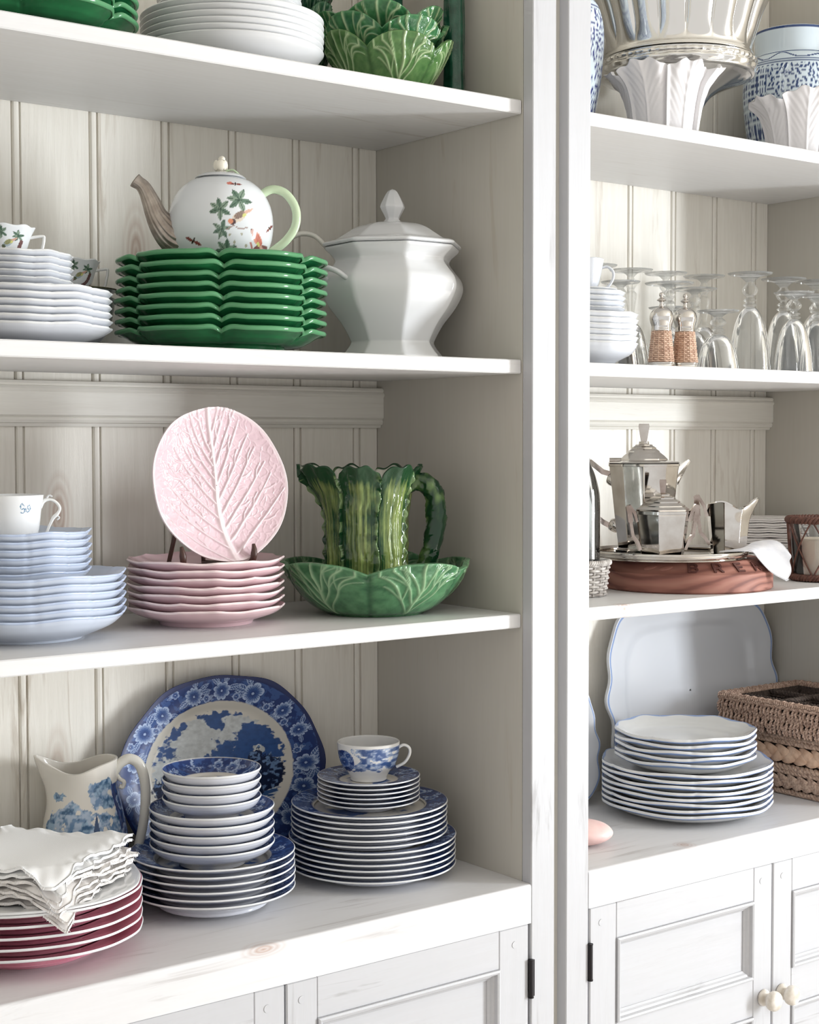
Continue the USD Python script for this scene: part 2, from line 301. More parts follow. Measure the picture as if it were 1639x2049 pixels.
def bookcase(name, label, x):
    t = thing(name, label, 'bookcase', (x, 0, 0))
    top = 2.6
    for s in (0, 1):
        xs = (-ST, 0.0) if s == 0 else (WIDE, WIDE + ST)
        obj('stile', box(xs[0], xs[1], 0.0, 0.0235, 0.0, top, 0.0015), M_front_z, t)
        xp = (-0.024, 0.0) if s == 0 else (WIDE, WIDE + 0.024)
        obj('side_panel', box(xp[0], xp[1], 0.0237, 0.445, 0.0, top), M_side, t)
    for k in range(8):
        a, b = max(GROOVES[k], 0.0002), min(GROOVES[k + 1], WIDE - 0.0002); y = BACK; yb = BACK + 0.014
        pts = [(a, yb), (a, y + 0.005)]
        if GROOVES[k] > 0:                                            # bead along the left edge between two quirks
            g = GROOVES[k]
            pts += [(g + 0.0022, y + 0.005), (g + 0.0026, y + 0.0015), (g + 0.0045, y - 0.0006), (g + 0.008, y - 0.0012), (g + 0.0115, y - 0.0006), (g + 0.0134, y + 0.0015), (g + 0.0138, y + 0.0045), (g + 0.0156, y + 0.0045), (g + 0.0164, y)]
        else: pts[-1] = (a, y)
        pts += [(b - 0.0012, y), (b, y + 0.0015), (b, yb)]
        obj('back_plank', extrude(pts, HC - 0.03, top, 'z'), M_cream_z, t, smooth=25)
    z0, z1, y = 1.6115, 1.6775, 0.4025                                 # moulded rail across the back boards
    rail = [(BACK - 0.0002, z0 - 0.006), (y + 0.010, z0 - 0.006), (y + 0.008, z0 - 0.001), (y + 0.004, z0), (y + 0.002, z0 + 0.004), (y + 0.003, z0 + 0.008), (y + 0.004, z0 + 0.0085), (y, z0 + 0.012),
            (y, z1 - 0.018), (y - 0.001, z1 - 0.0165), (y - 0.003, z1 - 0.013), (y - 0.001, z1 - 0.009), (y + 0.001, z1 - 0.0085), (y + 0.0, z1 - 0.005), (y + 0.002, z1 - 0.001), (y + 0.006, z1), (BACK - 0.0002, z1)]
    obj('back_rail', extrude(rail, 0.0003, WIDE - 0.0003, 'x'), M_cream_x, t, smooth=25)
    for h in (H1, H2, H3):
        obj('shelf', box(0.0006, WIDE - 0.0006, SF, BACK - 0.0013, h - 0.0225, h, 0.0018), M_shelf, t)
    cz = HC
    prof = [(0.0, cz - 0.064), (0.0, cz - 0.005), (0.0015, cz - 0.0015), (0.005, cz), (BACK - 0.0013, cz), (BACK - 0.0013, cz - 0.028), (0.024, cz - 0.028), (0.024, cz - 0.064)]
    obj('counter', extrude(prof, 0.0005, WIDE - 0.0005, 'x'), M_counter, t, smooth=50)
    mid = WIDE / 2
    door(t, 0.0045, mid - 0.0015, False); door(t, mid + 0.0015, WIDE - 0.0045, True)
    obj('cupboard_floor', box(0.0006, WIDE - 0.0006, 0.026, BACK - 0.001, 0.05, 0.07), M_raw, t)
    obj('cupboard_back', box(0.0006, WIDE - 0.0006, BACK, BACK + 0.014, 0.07, HC - 0.0302), M_raw, t)
    obj('plinth', box(0.0006, WIDE - 0.0006, 0.004, 0.022, 0.0, 0.047), M_front_x, t)
    return t
bookcase('bookcase', 'left white painted pine bookcase holding green, pink and blue crockery', XL)
bookcase('bookcase', 'right white painted pine bookcase holding silver, glasses and blue-rimmed plates', XR)

# ------------------------------------------------------------------ plates
def plate_profile(R, h, rf, fz, t, kind='coupe', well=0.62, lip=0.6):
    """returns under (to the rim), edge, top (from the rim to the axis)"""
    if kind == 'coupe': T = [(0, fz + t), (well * R, fz + t), ((well + 1) / 2 * R, fz + t + (h - fz - t) * 0.36), (0.9 * R, fz + t + (h - fz - t) * 0.70), (R - 0.0012, h)]
    elif kind == 'rimmed': T = [(0, fz + t), (well * R - 0.004, fz + t), (well * R + 0.004, fz + t + (h - fz - t) * 0.30), (well * R + 0.010, fz + t + (h - fz - t) * 0.52), (0.86 * R, fz + t + (h - fz - t) * 0.72), (R - 0.0012, h)]
    else: T = [(0, fz + t), (well * R * 0.6, fz + t), (well * R * 0.88, fz + t), (well * R * 1.03, fz + t + (h - fz - t) * 0.15), (0.86 * R, fz + t + (h - fz - t) * 0.48), (0.95 * R, fz + t + (h - fz - t) * 0.78), (R - 0.0012, h)]
    T = spline(T, 6); B = np.array([(r, max(z - t * (1.25 - (1.25 - lip) * (r / R) ** 3), fz * 0.999)) for r, z in T])
    rf = min(rf, R * 0.9)
    U = np.vstack([[(0.0, fz), (rf - 0.005, fz), (rf - 0.0032, 0.0), (rf - 0.0005, 0.0), (rf + 0.0018, fz * 0.96)], [b for b in B if b[0] > rf + 0.004]])
    zb = U[-1][1]; zt = T[-1][1]; m = (zb + zt) / 2; e = (zt - zb) / 2
    E = np.array([(R - 0.0012, zb), (R - 0.0003, m - e * 0.5), (R, m), (R - 0.0003, m + e * 0.5), (R - 0.0012, zt)])
    return U, E, T[::-1]

def wavy(R, amp, n, zamp=0.0, kind='sine', power=8, ph=0.0):
    def mod(th, r, z):
        a = th + ph
        if kind == 'sine': w = np.cos(n * a) * 0.7 + 0.3 * np.cos(2 * n * a + 0.6)
        elif kind == 'bracket': w = 1.6 * np.abs(np.sin(n * a / 2)) ** 0.6 - 1.0 + 0.25 * np.cos(2 * n * a)
        else: w = np.abs(np.cos(n * a / 2)) ** 0.5 * 2 - 1
        k = np.clip(r / R, 0, 1) ** power
        return r + amp * w * k, z + zamp * np.cos(n * a * 0.5 + 1.3) * k + zamp * 0.6 * w * k
    return mod

def build_plate(t, R, h, rf, fz, th, mat, edge_mat=None, kind='coupe', well=0.62, mod=None, n=96, top_mat=None, top_col=None, under_mat=None, lip=0.6, line_mat=None):
    U, E, T = plate_profile(R, h, rf, fz, th, kind, well, lip)
    if edge_mat is None and top_mat is None:
        obj('body', lathe(np.vstack([U, E[1:-1], T]), n, mod), mat, t, smooth=50)
        return
    if line_mat is not None:
        k = int(np.argmax(U[:, 0] > R * 0.955)); obj('rim_line', lathe(np.vstack([U[k - 1:], E[1:2]]), n, mod), line_mat, t, smooth=60, label='blue painted line under the lip'); obj('body', lathe(U[:k], n, mod), under_mat or mat, t, smooth=50); E = E[1:]
    else: obj('body', lathe(U, n, mod), under_mat or mat, t, smooth=50)
    obj('lip', lathe(np.vstack([U[-1:] if line_mat is None else E[:0], E[1:-1] if line_mat is None else E[:-1], T[:1]]), n, mod), edge_mat or mat, t, smooth=60)
    if top_mat is not None:
        Td = np.vstack([T[0], *[T[i] + (T[i + 1] - T[i]) * k for i in range(len(T) - 1) for k in (0.34, 0.67, 1.0)]])
        obj('painted_face', lathe(Td, n * 3, mod), top_mat, t, smooth=True, col=top_col)
    else:
        obj('face', lathe(T, n, mod), mat, t, smooth=50)

def stack(name, cat_, n, x, y, z, pitch, desc, where, group, build, rot=None, jit=0.0005, first=None, step=None):
    src = first
    for k in range(n):
        lab = f'{desc}, {place_in(k, n)} {where}'; r = rot(k) if rot else (step * RNG.randrange(0, 40) + RNG.uniform(-1, 1) if step else RNG.uniform(0, 360))
        loc = (x + RNG.uniform(-jit, jit), y + RNG.uniform(-jit, jit), z + k * pitch + 0.0003)
        if src is None:
            src = thing(name, lab, cat_, loc, r, group); build(src)
        else: dup(src, lab, loc, r, group)
    return src

# green lobed plates: two stacks of the same kind
def build_green(t):
    R, h = 0.157, 0.031
    U, E, T = plate_profile(R, h, 0.095, 0.009, 0.0058, 'coupe', 0.66)
    def mod(th, r, z):
        a = th + PI / 2
        lob = np.abs(np.sin(3 * a)) ** 0.5                            # six lobes, a notch towards -y
        k = np.clip(r / R, 0, 1) ** 3
        r2 = r * (1 - 0.15 * (1 - lob) * k - 0.07 * k * np.exp(-((np.abs(((th - PI / 2 + PI) % (2 * PI)) - PI)) / 0.6) ** 2))
        return r2, z + (0.0045 * (lob - 0.6) + 0.0035 * np.exp(-((lob - 0.55) / 0.22) ** 2)) * k ** 2
    obj('body', lathe(U, 240, mod), M_green, t, smooth=50)
    zc = (U[-1][1] + T[0][1]) / 2; q = np.linspace(-2.3, 2.3, 11); e = np.vstack([U[-1:], np.stack([R - 0.0012 + 0.0037 * np.cos(q), zc + 0.0037 * np.sin(q)], 1), T[2:3]])
    obj('lip', lathe(e, 240, mod), M_greenrim, t, smooth=80)
    obj('face', lathe(T[2:], 240, mod), M_green, t, smooth=50)
gp = stack('green_plate', 'plate', 8, 1.207, 0.185, H2, 0.0153, 'emerald green lobed plate', 'of the stack under the teapot', 'green lobed plates under the teapot', build_green, rot=lambda k: -30 + RNG.uniform(-2.5, 2.5), jit=0.003)
stack('green_plate', 'plate', 5, 0.888, 0.175, H1, 0.0157, 'emerald green lobed plate', 'of the top-shelf stack left of the white plates', 'green lobed plates on the top shelf', build_green, rot=lambda k: -22 + RNG.uniform(-2, 2), jit=0.002, first=gp)

# plain white plates on the top shelf
stack('white_dinner_plate', 'plate', 6, 1.223, 0.175, H1, 0.0094, 'large plain white plate', 'of the top-shelf white stack', 'large white plates on the top shelf',
      lambda t: build_plate(t, 0.1375, 0.038, 0.076, 0.0028, 0.0058, M_white, kind='deep', well=0.72, n=80))
stack('white_salad_plate', 'plate', 7, 1.219, 0.175, H1 + 6 * 0.0094 + 0.0004, 0.0094, 'smaller plain white plate', 'resting on the large white plates, top shelf', 'small white plates on the top shelf',
      lambda t: build_plate(t, 0.108, 0.036, 0.058, 0.0028, 0.0058, M_white, kind='deep', well=0.72, n=80))

# scalloped white plates, second shelf left
stack('scalloped_plate', 'plate', 6, 0.868, 0.172, H2, 0.0098, 'large scalloped white plate', 'of the lower stack beside the green plates', 'large scalloped white plates, second shelf left',
      lambda t: build_plate(t, 0.1355, 0.026, 0.074, 0.0034, 0.0056, M_white_cool, M_white, 'deep', 0.66, wavy(0.1355, 0.003, 12, 0.0012, 'bracket'), 144), step=60.00000)
stack('scalloped_side_plate', 'plate', 6, 0.864, 0.172, H2 + 6 * 0.0098 + 0.0005, 0.0090, 'small scalloped white plate', 'of the upper stack under the bird teacup', 'small scalloped white plates, second shelf left',
      lambda t: build_plate(t, 0.0865, 0.0205, 0.045, 0.0034, 0.0048, M_white_cool, M_white, 'deep', 0.64, wavy(0.0865, 0.0024, 12, 0.001, 'bracket'), 144), step=60.00000)
# bluish white plates, third shelf left
stack('blue_white_plate', 'plate', 6, 0.905, 0.222, H3, 0.0113, 'large bluish-white scalloped plate', 'of the third-shelf stack left of pink plates', 'large bluish scalloped plates, third shelf left',
      lambda t: build_plate(t, 0.139, 0.039, 0.078, 0.0046, 0.0058, M_white_blue, M_palebluerim, 'deep', 0.66, wavy(0.139, 0.0035, 10, 0.0018, 'bracket'), 150), step=72.00000)
stack('blue_white_side_plate', 'plate', 6, 0.898, 0.222, H3 + 6 * 0.0113 + 0.001, 0.0110, 'small bluish-white scalloped plate', 'of the stack under the white monogrammed cup', 'small bluish scalloped plates, third shelf left',
      lambda t: build_plate(t, 0.097, 0.031, 0.052, 0.0048, 0.0054, M_white_blue, M_palebluerim, 'deep', 0.64, wavy(0.097, 0.0028, 10, 0.0015, 'bracket'), 150), step=72.00000)
# pink plates
stack('pink_plate', 'plate', 7, 1.203, 0.233, H3, 0.0121, 'pale pink leaf-edged plate', 'of the pink stack', 'pink plates on the third shelf',
      lambda t: build_plate(t, 0.1205, 0.029, 0.072, 0.0055, 0.006, M_pink, M_pinkrim, 'deep', 0.66, wavy(0.1205, 0.0022, 13, 0.0012, 'sine'), 144), step=55.38462)
# cranberry plates
stack('cranberry_plate', 'plate', 5, 0.8905, 0.192, HC, 0.0150, 'cranberry red plate with white lip', 'under the napkins', 'cranberry plates on the counter',
      lambda t: build_plate(t, 0.160, 0.034, 0.092, 0.008, 0.0062, M_red, M_white, 'rimmed', 0.66, wavy(0.16, 0.0022, 8, 0.001, 'sine'), 144), step=90.00000)
t = thing('white_plate', 'plain white plate lying between the cranberry plates and the napkin pile', 'plate', (0.888, 0.19, HC + 5 * 0.0150 + 0.0033))
build_plate(t, 0.158, 0.0205, 0.092, 0.008, 0.0062, M_white, None, 'rimmed', 0.66, wavy(0.158, 0.002, 8, 0.001, 'sine'), 144)

# ------------------------------------------------------------------ blue transfer ware
NAVY, MIDB, PALE = S(36, 54, 108), S(70, 100, 158), S(186, 202, 226)
def flowers(X, Y, seed, spots, kinds=(5, 6, 8, 7)):
    """0 dark ground .. 1 pale petals: flowers at spots (x, y, size) with leaves and sprigs between"""
    rg = random.Random(seed); big = max(q[2] for q in spots); f = 2.6 / big
    t = 0.30 * sst(0.52, 0.60, fbm(np.stack([X * f, Y * f, X * 0 + seed], -1), 3, seed)) + 0.04
    for (cx, cy, s) in spots:
        near = np.nonzero((np.abs(X - cx) < 2.6 * s) & (np.abs(Y - cy) < 2.6 * s))[0]
        if not len(near): [rg.uniform(0, 1) for _ in range(9)]; rg.choice(kinds); continue
        x, y = X[near] - cx, Y[near] - cy; tt = t[near]
        for q in range(4):                                             # leaves round the flower
            an = rg.uniform(0, 2 * PI); ca, sa = math.cos(an), math.sin(an); ln = s * rg.uniform(0.6, 0.85)
            lx = x * ca + y * sa - s * 1.35; ly = -x * sa + y * ca
            m = (np.abs(lx) < ln) & (np.abs(ly) < 0.40 * ln * (1 - (lx / ln) ** 2))
            rib = (np.abs(ly) < 0.05 * ln) | (np.abs(((lx - np.abs(ly) * 1.1) / ln * 3.2) % 1 - 0.5) > 0.36) | (np.abs(ly) > 0.32 * ln * (1 - (lx / ln) ** 2))
            tt = np.where(m, np.where(rib, 0.86, 0.26), tt)
        n = rg.choice(kinds); ph = rg.uniform(0, 6); d = np.hypot(x, y); a = np.arctan2(y, x)
        pr = s * (0.70 + 0.30 * np.abs(np.cos(n * a / 2 + ph)) ** 0.6); m = d < pr; k = d / pr
        v = 0.30 + 0.62 * sst(0.25, 0.95, k) - 0.34 * (np.cos(n * 4 * a + ph) > 0.55) * (k < 0.82) - 0.30 * (np.abs(np.cos(n * a / 2 + ph)) < 0.16)
        v = np.where(d < 0.24 * s, np.where(d < 0.12 * s, 0.9, 0.12), v); tt = np.where(m, np.clip(v, 0.05, 1), tt); t[near] = tt
    return np.clip(t, 0, 1)
def tone(t): return np.where((t < 0.5)[..., None], mixc(NAVY, MIDB, np.clip(t * 2, 0, 1)), mixc(MIDB, PALE, np.clip(t * 2 - 1, 0, 1)))
IVORY = S(222, 217, 208)

def rim_paint(R, r0, seed, nf, inner=IVORY):
    rg = random.Random(seed); L = 2 * PI * R
    spots = [(L * (k + rg.uniform(0.2, 0.8)) / nf - L / 2, rg.uniform(0.35, 0.65) * (R - r0) + r0, (R - r0) * rg.uniform(0.24, 0.46)) for k in range(nf)]
    def col(v):
        r = np.hypot(v[:, 0], v[:, 1]); th = np.arctan2(v[:, 1], v[:, 0]); c = tone(flowers(th * R, r, seed, spots))
        k = sst(r0 - 0.001, r0 + 0.002, r) * (1 - sst(R - 0.0022, R - 0.0012, r))
        scene = mixc(inner, MIDB, sst(0.5, 0.6, fbm(np.stack([v[:, 0] * 40, v[:, 1] * 40, r * 0], -1), 4, seed)) * (1 - sst(r0 * 0.7, r0 * 0.85, r)))
        return mixc(scene, c, np.clip(k, 0, 1)) if False else scene * (1 - k[:, None]) + c * k[:, None]
    return col

M_blueunder = plain('blue_ware_underside', S(206, 208, 216), 0.12)
stack('blue_soup_plate', 'plate', 6, 1.201, 0.213, HC, 0.0113, 'blue flowered soup plate with white edge', 'of the blue stack left', 'blue soup plates on the counter',
      lambda t: build_plate(t, 0.1275, 0.033, 0.068, 0.0050, 0.0049, M_blueunder, M_white, 'rimmed', 0.64, None, 96, M_paint, rim_paint(0.1275, 0.09, 5, 14)))
stack('blue_cereal_bowl', 'bowl', 5, 1.200, 0.213, HC + 6 * 0.0113 + 0.0006, 0.0140, 'blue and white shallow bowl', 'of five on the blue soup plates', 'blue bowls on the soup plates',
      lambda t: build_plate(t, 0.0965, 0.034, 0.052, 0.006, 0.0062, M_blueunder, M_white, 'deep', 0.60, None, 80, M_paint, rim_paint(0.0965, 0.064, 6, 13)))
stack('blue_dessert_bowl', 'bowl', 4, 1.200, 0.213, HC + 6 * 0.0113 + 5 * 0.0140 + 0.001, 0.0146, 'small blue and white bowl', 'of four on the larger bowls', 'small blue bowls',
      lambda t: build_plate(t, 0.0765, 0.034, 0.042, 0.006, 0.0060, M_blueunder, M_white, 'deep', 0.58, None, 80, M_paint, rim_paint(0.0765, 0.046, 7, 11)))
stack('blue_dinner_plate', 'plate', 6, 1.504, 0.212, HC, 0.0093, 'large blue flowered dinner plate', 'of the right-hand blue stack', 'large blue dinner plates on the counter',
      lambda t: build_plate(t, 0.1395, 0.022, 0.082, 0.004, 0.0050, M_blueunder, M_white, 'rimmed', 0.68, None, 96, M_paint, rim_paint(0.1395, 0.10, 8, 16)))
stack('blue_luncheon_plate', 'plate', 6, 1.498, 0.212, HC + 6 * 0.0093 + 0.0005, 0.0093, 'blue flowered luncheon plate', 'of six above the large dinner plates', 'blue luncheon plates',
      lambda t: build_plate(t, 0.130, 0.0215, 0.076, 0.004, 0.0050, M_blueunder, M_white, 'rimmed', 0.68, None, 96, M_paint, rim_paint(0.130, 0.094, 9, 15)))
zs = HC + 12 * 0.0093 + 0.001
stack('blue_saucer', 'saucer', 6, 1.497, 0.212, zs, 0.0076, 'blue flowered saucer', 'of six under the blue teacup', 'blue saucers under the teacup',
      lambda t: build_plate(t, 0.0855, 0.0165, 0.046, 0.0032, 0.0040, M_blueunder, M_white, 'rimmed', 0.56, None, 80, M_paint, rim_paint(0.0855, 0.048, 10, 11)))
# white plates with blue edge, right counter
def edge_paint(R, w=0.0030):
    def col(v):
        r = np.hypot(v[:, 0], v[:, 1])
        return mixc(S(224, 224, 222), S(146, 166, 206), sst(R - w - 0.002, R - w, r + 0.0028 * np.cos(11 * np.arctan2(v[:, 1], v[:, 0]))))
    return col
stack('blue_edged_plate', 'plate', 8, 2.243, 0.195, HC, 0.0108, 'large white blue-edged plate', 'of the right-counter stack', 'large blue-edged plates on the right counter',
      lambda t: build_plate(t, 0.163, 0.028, 0.094, 0.0038, 0.0066, M_white, M_white, 'coupe', 0.62, wavy(0.163, 0.0028, 11, 0.0014, 'bracket'), 176, M_paint, edge_paint(0.163), lip=0.95, line_mat=M_bluerim), step=65.45455)
stack('blue_edged_side_plate', 'plate', 5, 2.241, 0.198, HC + 8 * 0.0108 + 0.0005, 0.0120, 'smaller white blue-edged plate', 'of five above the large ones', 'small blue-edged plates on the right counter',
      lambda t: build_plate(t, 0.135, 0.030, 0.074, 0.0048, 0.0068, M_white, M_white, 'coupe', 0.62, wavy(0.135, 0.0028, 11, 0.0016, 'bracket'), 176, M_paint, edge_paint(0.135), lip=0.95, line_mat=M_bluerim), step=65.45455)
# white plates, second shelf right, half behind the stile
stack('porcelain_plate', 'plate', 6, 1.912, 0.132, H2, 0.0101, 'white porcelain plate', 'of the lower stack left of the goblets', 'white plates beside the goblets',
      lambda t: build_plate(t, 0.090, 0.040, 0.045, 0.0040, 0.0054, M_white_cool, M_white, 'deep', 0.6, wavy(0.09, 0.0016, 12, 0.0007, 'bracket'), 120), step=60.00000)
stack('porcelain_side_plate', 'plate', 4, 1.910, 0.132, H2 + 6 * 0.0101 + 0.016, 0.0094, 'small white porcelain plate', 'of four left of the goblets', 'small white plates beside the goblets',
      lambda t: build_plate(t, 0.069, 0.024, 0.034, 0.0038, 0.0048, M_white_cool, M_white, 'deep', 0.6, wavy(0.069, 0.0012, 12, 0.0006, 'bracket'), 120), step=60.00000)
t = thing('porcelain_saucer', 'white saucer under the cup beside the goblets', 'saucer', (1.908, 0.132, H2 + 6 * 0.0101 + 0.016 + 4 * 0.0094 + 0.0022))
build_plate(t, 0.058, 0.018, 0.034, 0.0045, 0.0045, M_white_cool, M_white, 'deep', 0.6, None, 80)

# ------------------------------------------------------------------ cups, handles
def handle_path(pts, k=8): return spline(pts, k)
def cup(t, prof_out, wall, mat, hpts, hr, hflat=1.0, col=None, n=72, mod=None, hmat=None, foot=True, smooth=50, dense=1):
    """prof_out: (r, z) from the foot centre up the outside to the rim"""
    po = spline(prof_out, 6 * dense); i0 = next(i for i, (r, z) in enumerate(po) if i > 3 and z > po[-1][1] * 0.12)
    inn = np.array([(max(r - wall, 0.0), z) for r, z in po[i0:]])[::-1]
    inn = np.vstack([inn, [(0.0, inn[-1][1])]]); top = (po[-1] + inn[0]) / 2 + [0, wall * 0.45]
    obj('body', lathe(np.vstack([po, [top], inn]), n, mod), mat, t, smooth=smooth if col is None else True, col=col)
    obj('handle', tube(handle_path(hpts), hr, 12, hflat), hmat or mat, t, smooth=60, **({'col': (lambda v: np.tile(S(236, 236, 234), (len(v), 1)))} if hmat is None and col is not None else {}))
def lens(X, Y, cx, cy, ang, ln, wd):
    """signed test of a pointed leaf: returns (inside, along, across)"""
    c, s = math.cos(ang), math.sin(ang); u = ((X - cx) * c + (Y - cy) * s) / ln; w = (-(X - cx) * s + (Y - cy) * c) / wd
    return (np.abs(u) < 1) & (np.abs(w) < 1 - u * u), u, w
def ell(X, Y, cx, cy, ang, a, b):
    c, s = math.cos(ang), math.sin(ang); return (((X - cx) * c + (Y - cy) * s) / a) ** 2 + ((-(X - cx) * s + (Y - cy) * c) / b) ** 2 < 1
def put(c, m, colr): c[m] = colr
GRN, GRN2, BRN = S(94, 120, 102), S(132, 152, 134), S(112, 80, 78)
def sprig(c, X, Y, m0, cx, cy, s, rot=0.0):
    for q, an in enumerate((0.3, 1.25, 2.1, 2.95, 4.2, 5.3)):
        a = an + rot; m, u, w = lens(X, Y, cx + math.cos(a) * s * 0.62, cy + math.sin(a) * s * 0.62, a, s * 0.62, s * 0.27)
        put(c, m & m0, GRN if q % 2 else GRN2); put(c, m & m0 & (np.abs(w) < 0.14), S(58, 82, 68))
def bird(c, X, Y, m0, cx, cy, s, ang, bodyc, wing, headc, flip=1):
    ca, sa = math.cos(ang), math.sin(ang)
    def at(u, w): return cx + flip * (u * ca - w * sa) * s, cy + (u * sa + w * ca) * s
    A = flip * ang if flip > 0 else PI - ang
    x, y = at(0.95, 0.05); m, u, w = lens(X, Y, x, y, A, 0.7 * s, 0.16 * s); put(c, m & m0, S(206, 168, 150))
    put(c, ell(X, Y, cx, cy, A, 0.72 * s, 0.42 * s) & m0, bodyc)
    x, y = at(0.15, 0.12); m = ell(X, Y, x, y, A, 0.58 * s, 0.30 * s) & m0; put(c, m, wing)
    put(c, m & (np.sin(X * 2600 + Y * 900) > 0.45), wing * 0.55)
    x, y = at(0.55, -0.1); put(c, ell(X, Y, x, y, A, 0.22 * s, 0.16 * s) & m0, S(206, 206, 128))
    x, y = at(-0.72, -0.12); put(c, ell(X, Y, x, y, A, 0.27 * s, 0.27 * s) & m0, headc)
    x, y = at(-0.98, -0.22); m, u, w = lens(X, Y, x, y, A + 0.5, 0.16 * s, 0.06 * s); put(c, m & m0, S(120, 70, 60))
def insect(c, X, Y, m0, cx, cy, s, ang):
    for d in (-1, 1):
        m, u, w = lens(X, Y, cx + d * math.cos(ang) * s * 0.6, cy + d * math.sin(ang) * s * 0.6, ang, s * 0.62, s * 0.2); put(c, m & m0, S(132, 72, 66))
    put(c, ell(X, Y, cx, cy, ang + PI / 2, s * 0.45, s * 0.13) & m0, S(60, 44, 40))
def branch(c, X, Y, m0, pts, w, colr):
    P = spline(pts, 8)
    for a, b in zip(P[:-1], P[1:]):
        d = b - a; tt = np.clip(((X - a[0]) * d[0] + (Y - a[1]) * d[1]) / (d @ d + 1e-12), 0, 1)
        put(c, (np.hypot(X - a[0] - tt * d[0], Y - a[1] - tt * d[1]) < w) & m0, colr)
def bird_paint(kind):
    def col(v):
        X, Y = v[:, 0], v[:, 2]; m0 = v[:, 1] < 0; c = np.tile(S(224, 227, 229), (len(v), 1))
        if kind == 'teapot':
            Y = Y - 0.0155
            sprig(c, X, Y, m0, -0.0015, 0.043, 0.014, 0.5); sprig(c, X, Y, m0, 0.0266, 0.0575, 0.0155, 0.9); sprig(c, X, Y, m0, 0.0008, 0.014, 0.0118, 2.3); sprig(c, X, Y, m0, 0.007, -0.017, 0.0145, 0.2)
            branch(c, X, Y, m0, [(0.008, 0.014), (0.018, 0.019), (0.028, 0.015), (0.038, 0.018)], 0.0008, S(160, 136, 128))
            branch(c, X, Y, m0, [(0.030, -0.026), (0.044, -0.018), (0.054, -0.008), (0.066, -0.006)], 0.0028, S(128, 88, 84)); branch(c, X, Y, m0, [(0.046, -0.014), (0.043, -0.004)], 0.0016, S(180, 112, 100))
            bird(c, X, Y, m0, 0.0255, 0.0325, 0.0155, 0.55, S(220, 206, 190), S(150, 128, 116), S(86, 64, 66))
            put(c, ell(X, Y, 0.0135, 0.0255, 0.3, 0.0036, 0.0042) & m0, S(214, 140, 106))
            bird(c, X, Y, m0, 0.0525, 0.004, 0.0145, -1.15, S(218, 150, 128), S(212, 130, 112), S(206, 170, 160), 1)
            for (bx, by) in ((0.012, 0.006), (0.019, -0.004), (0.022, -0.013), (0.030, 0.008), (0.036, -0.008)): put(c, ell(X, Y, bx, by, 1.4, 0.0026, 0.0018) & m0, S(170, 166, 146))
            insect(c, X, Y, m0, -0.041, -0.002, 0.011, -0.5); insect(c, X, Y, m0, 0.021, 0.083, 0.008, 0.0); put(c, ell(X, Y, 0.0125, 0.084, 0.2, 0.004, 0.0022) & m0, S(206, 120, 104))
            insect(c, X, Y, m0 & (X > 0.05), 0.072, 0.022, 0.007, 0.9)
        else:
            sprig(c, X, Y, m0, -0.002, 0.037, 0.0072, 0.4); sprig(c, X, Y, m0, 0.020, 0.033, 0.0068, 1.2); bird(c, X, Y, m0, 0.006, 0.023, 0.0095, 0.5, S(170, 184, 192), S(160, 160, 116), S(96, 104, 80))
            branch(c, X, Y, m0, [(-0.026, 0.011), (-0.01, 0.007), (0.006, 0.007), (0.018, 0.014), (0.024, 0.026)], 0.0022, BRN); sprig(c, X, Y, m0, -0.017, 0.021, 0.0075, 2.0); insect(c, X, Y, m0, 0.028, 0.012, 0.005, 0.5)
        return c
    return col
M_paint_g = M_paint

# teapot on the green plates
zt = H2 + 7 * 0.0153 + 0.0094 + 0.0058 + 0.0012
t = thing('teapot', 'round white teapot painted with birds and leaves, on the green plates', 'teapot', (1.207, 0.185, zt + 0.026), -30)
prof = [(0.0, -0.026), (0.036, -0.026), (0.046, -0.0245), (0.060, -0.010), (0.0735, 0.014), (0.0785, 0.042), (0.0755, 0.070), (0.064, 0.094), (0.048, 0.1085), (0.036, 0.113), (0.030, 0.1145), (0.0, 0.1145)]
obj('body', lathe(spline(prof, 16), 380), M_paint, t, smooth=True, col=bird_paint('teapot'))
lid = obj('lid', lathe(spline([(0.0, 0.1149), (0.034, 0.1149), (0.0375, 0.116), (0.030, 0.1205), (0.015, 0.1235), (0.0, 0.1242)], 6), 64), M_white, t, smooth=50)
rose = [trimesh.creation.icosphere(subdivisions=3, radius=0.0095)]
for q in range(6):
    a = q * PI / 3; pet = trimesh.creation.icosphere(subdivisions=2, radius=0.007); pet.vertices = pet.vertices * [1, 0.5, 1.15]; rose.append(move(pet, (0.0075 * math.sin(a), -0.0075 * math.cos(a), 0.001), rz=math.degrees(a)))
rose.append(move(trimesh.creation.icosphere(subdivisions=2, radius=0.0052), (0.002, 0, 0.0105)))
obj('rose_knob', move(cat(*rose), (0.0, 0, 0.1335)), plain('ivory_rose', S(236, 230, 214), 0.15), lid, smooth=True)
obj('rose_stalk', tube(spline([(0.008, -0.004, 0.126), (0.018, -0.006, 0.1275), (0.026, -0.007, 0.1215), (0.029, -0.007, 0.117)], 6), 0.0016, 8), M_celadon, lid)
sp = spline([(-0.052, -0.008, 0.020), (-0.074, -0.010, 0.029), (-0.093, -0.012, 0.052), (-0.104, -0.012, 0.078), (-0.114, -0.012, 0.098), (-0.127, -0.012, 0.1085)], 8)
spr = np.interp(np.linspace(0, 1, len(sp)), [0, 0.2, 0.45, 0.7, 0.9, 1.0], [0.030, 0.024, 0.0155, 0.0115, 0.0098, 0.0112])
spm = tube(sp, spr, 72); v = np.array(spm.vertices); nr = 72
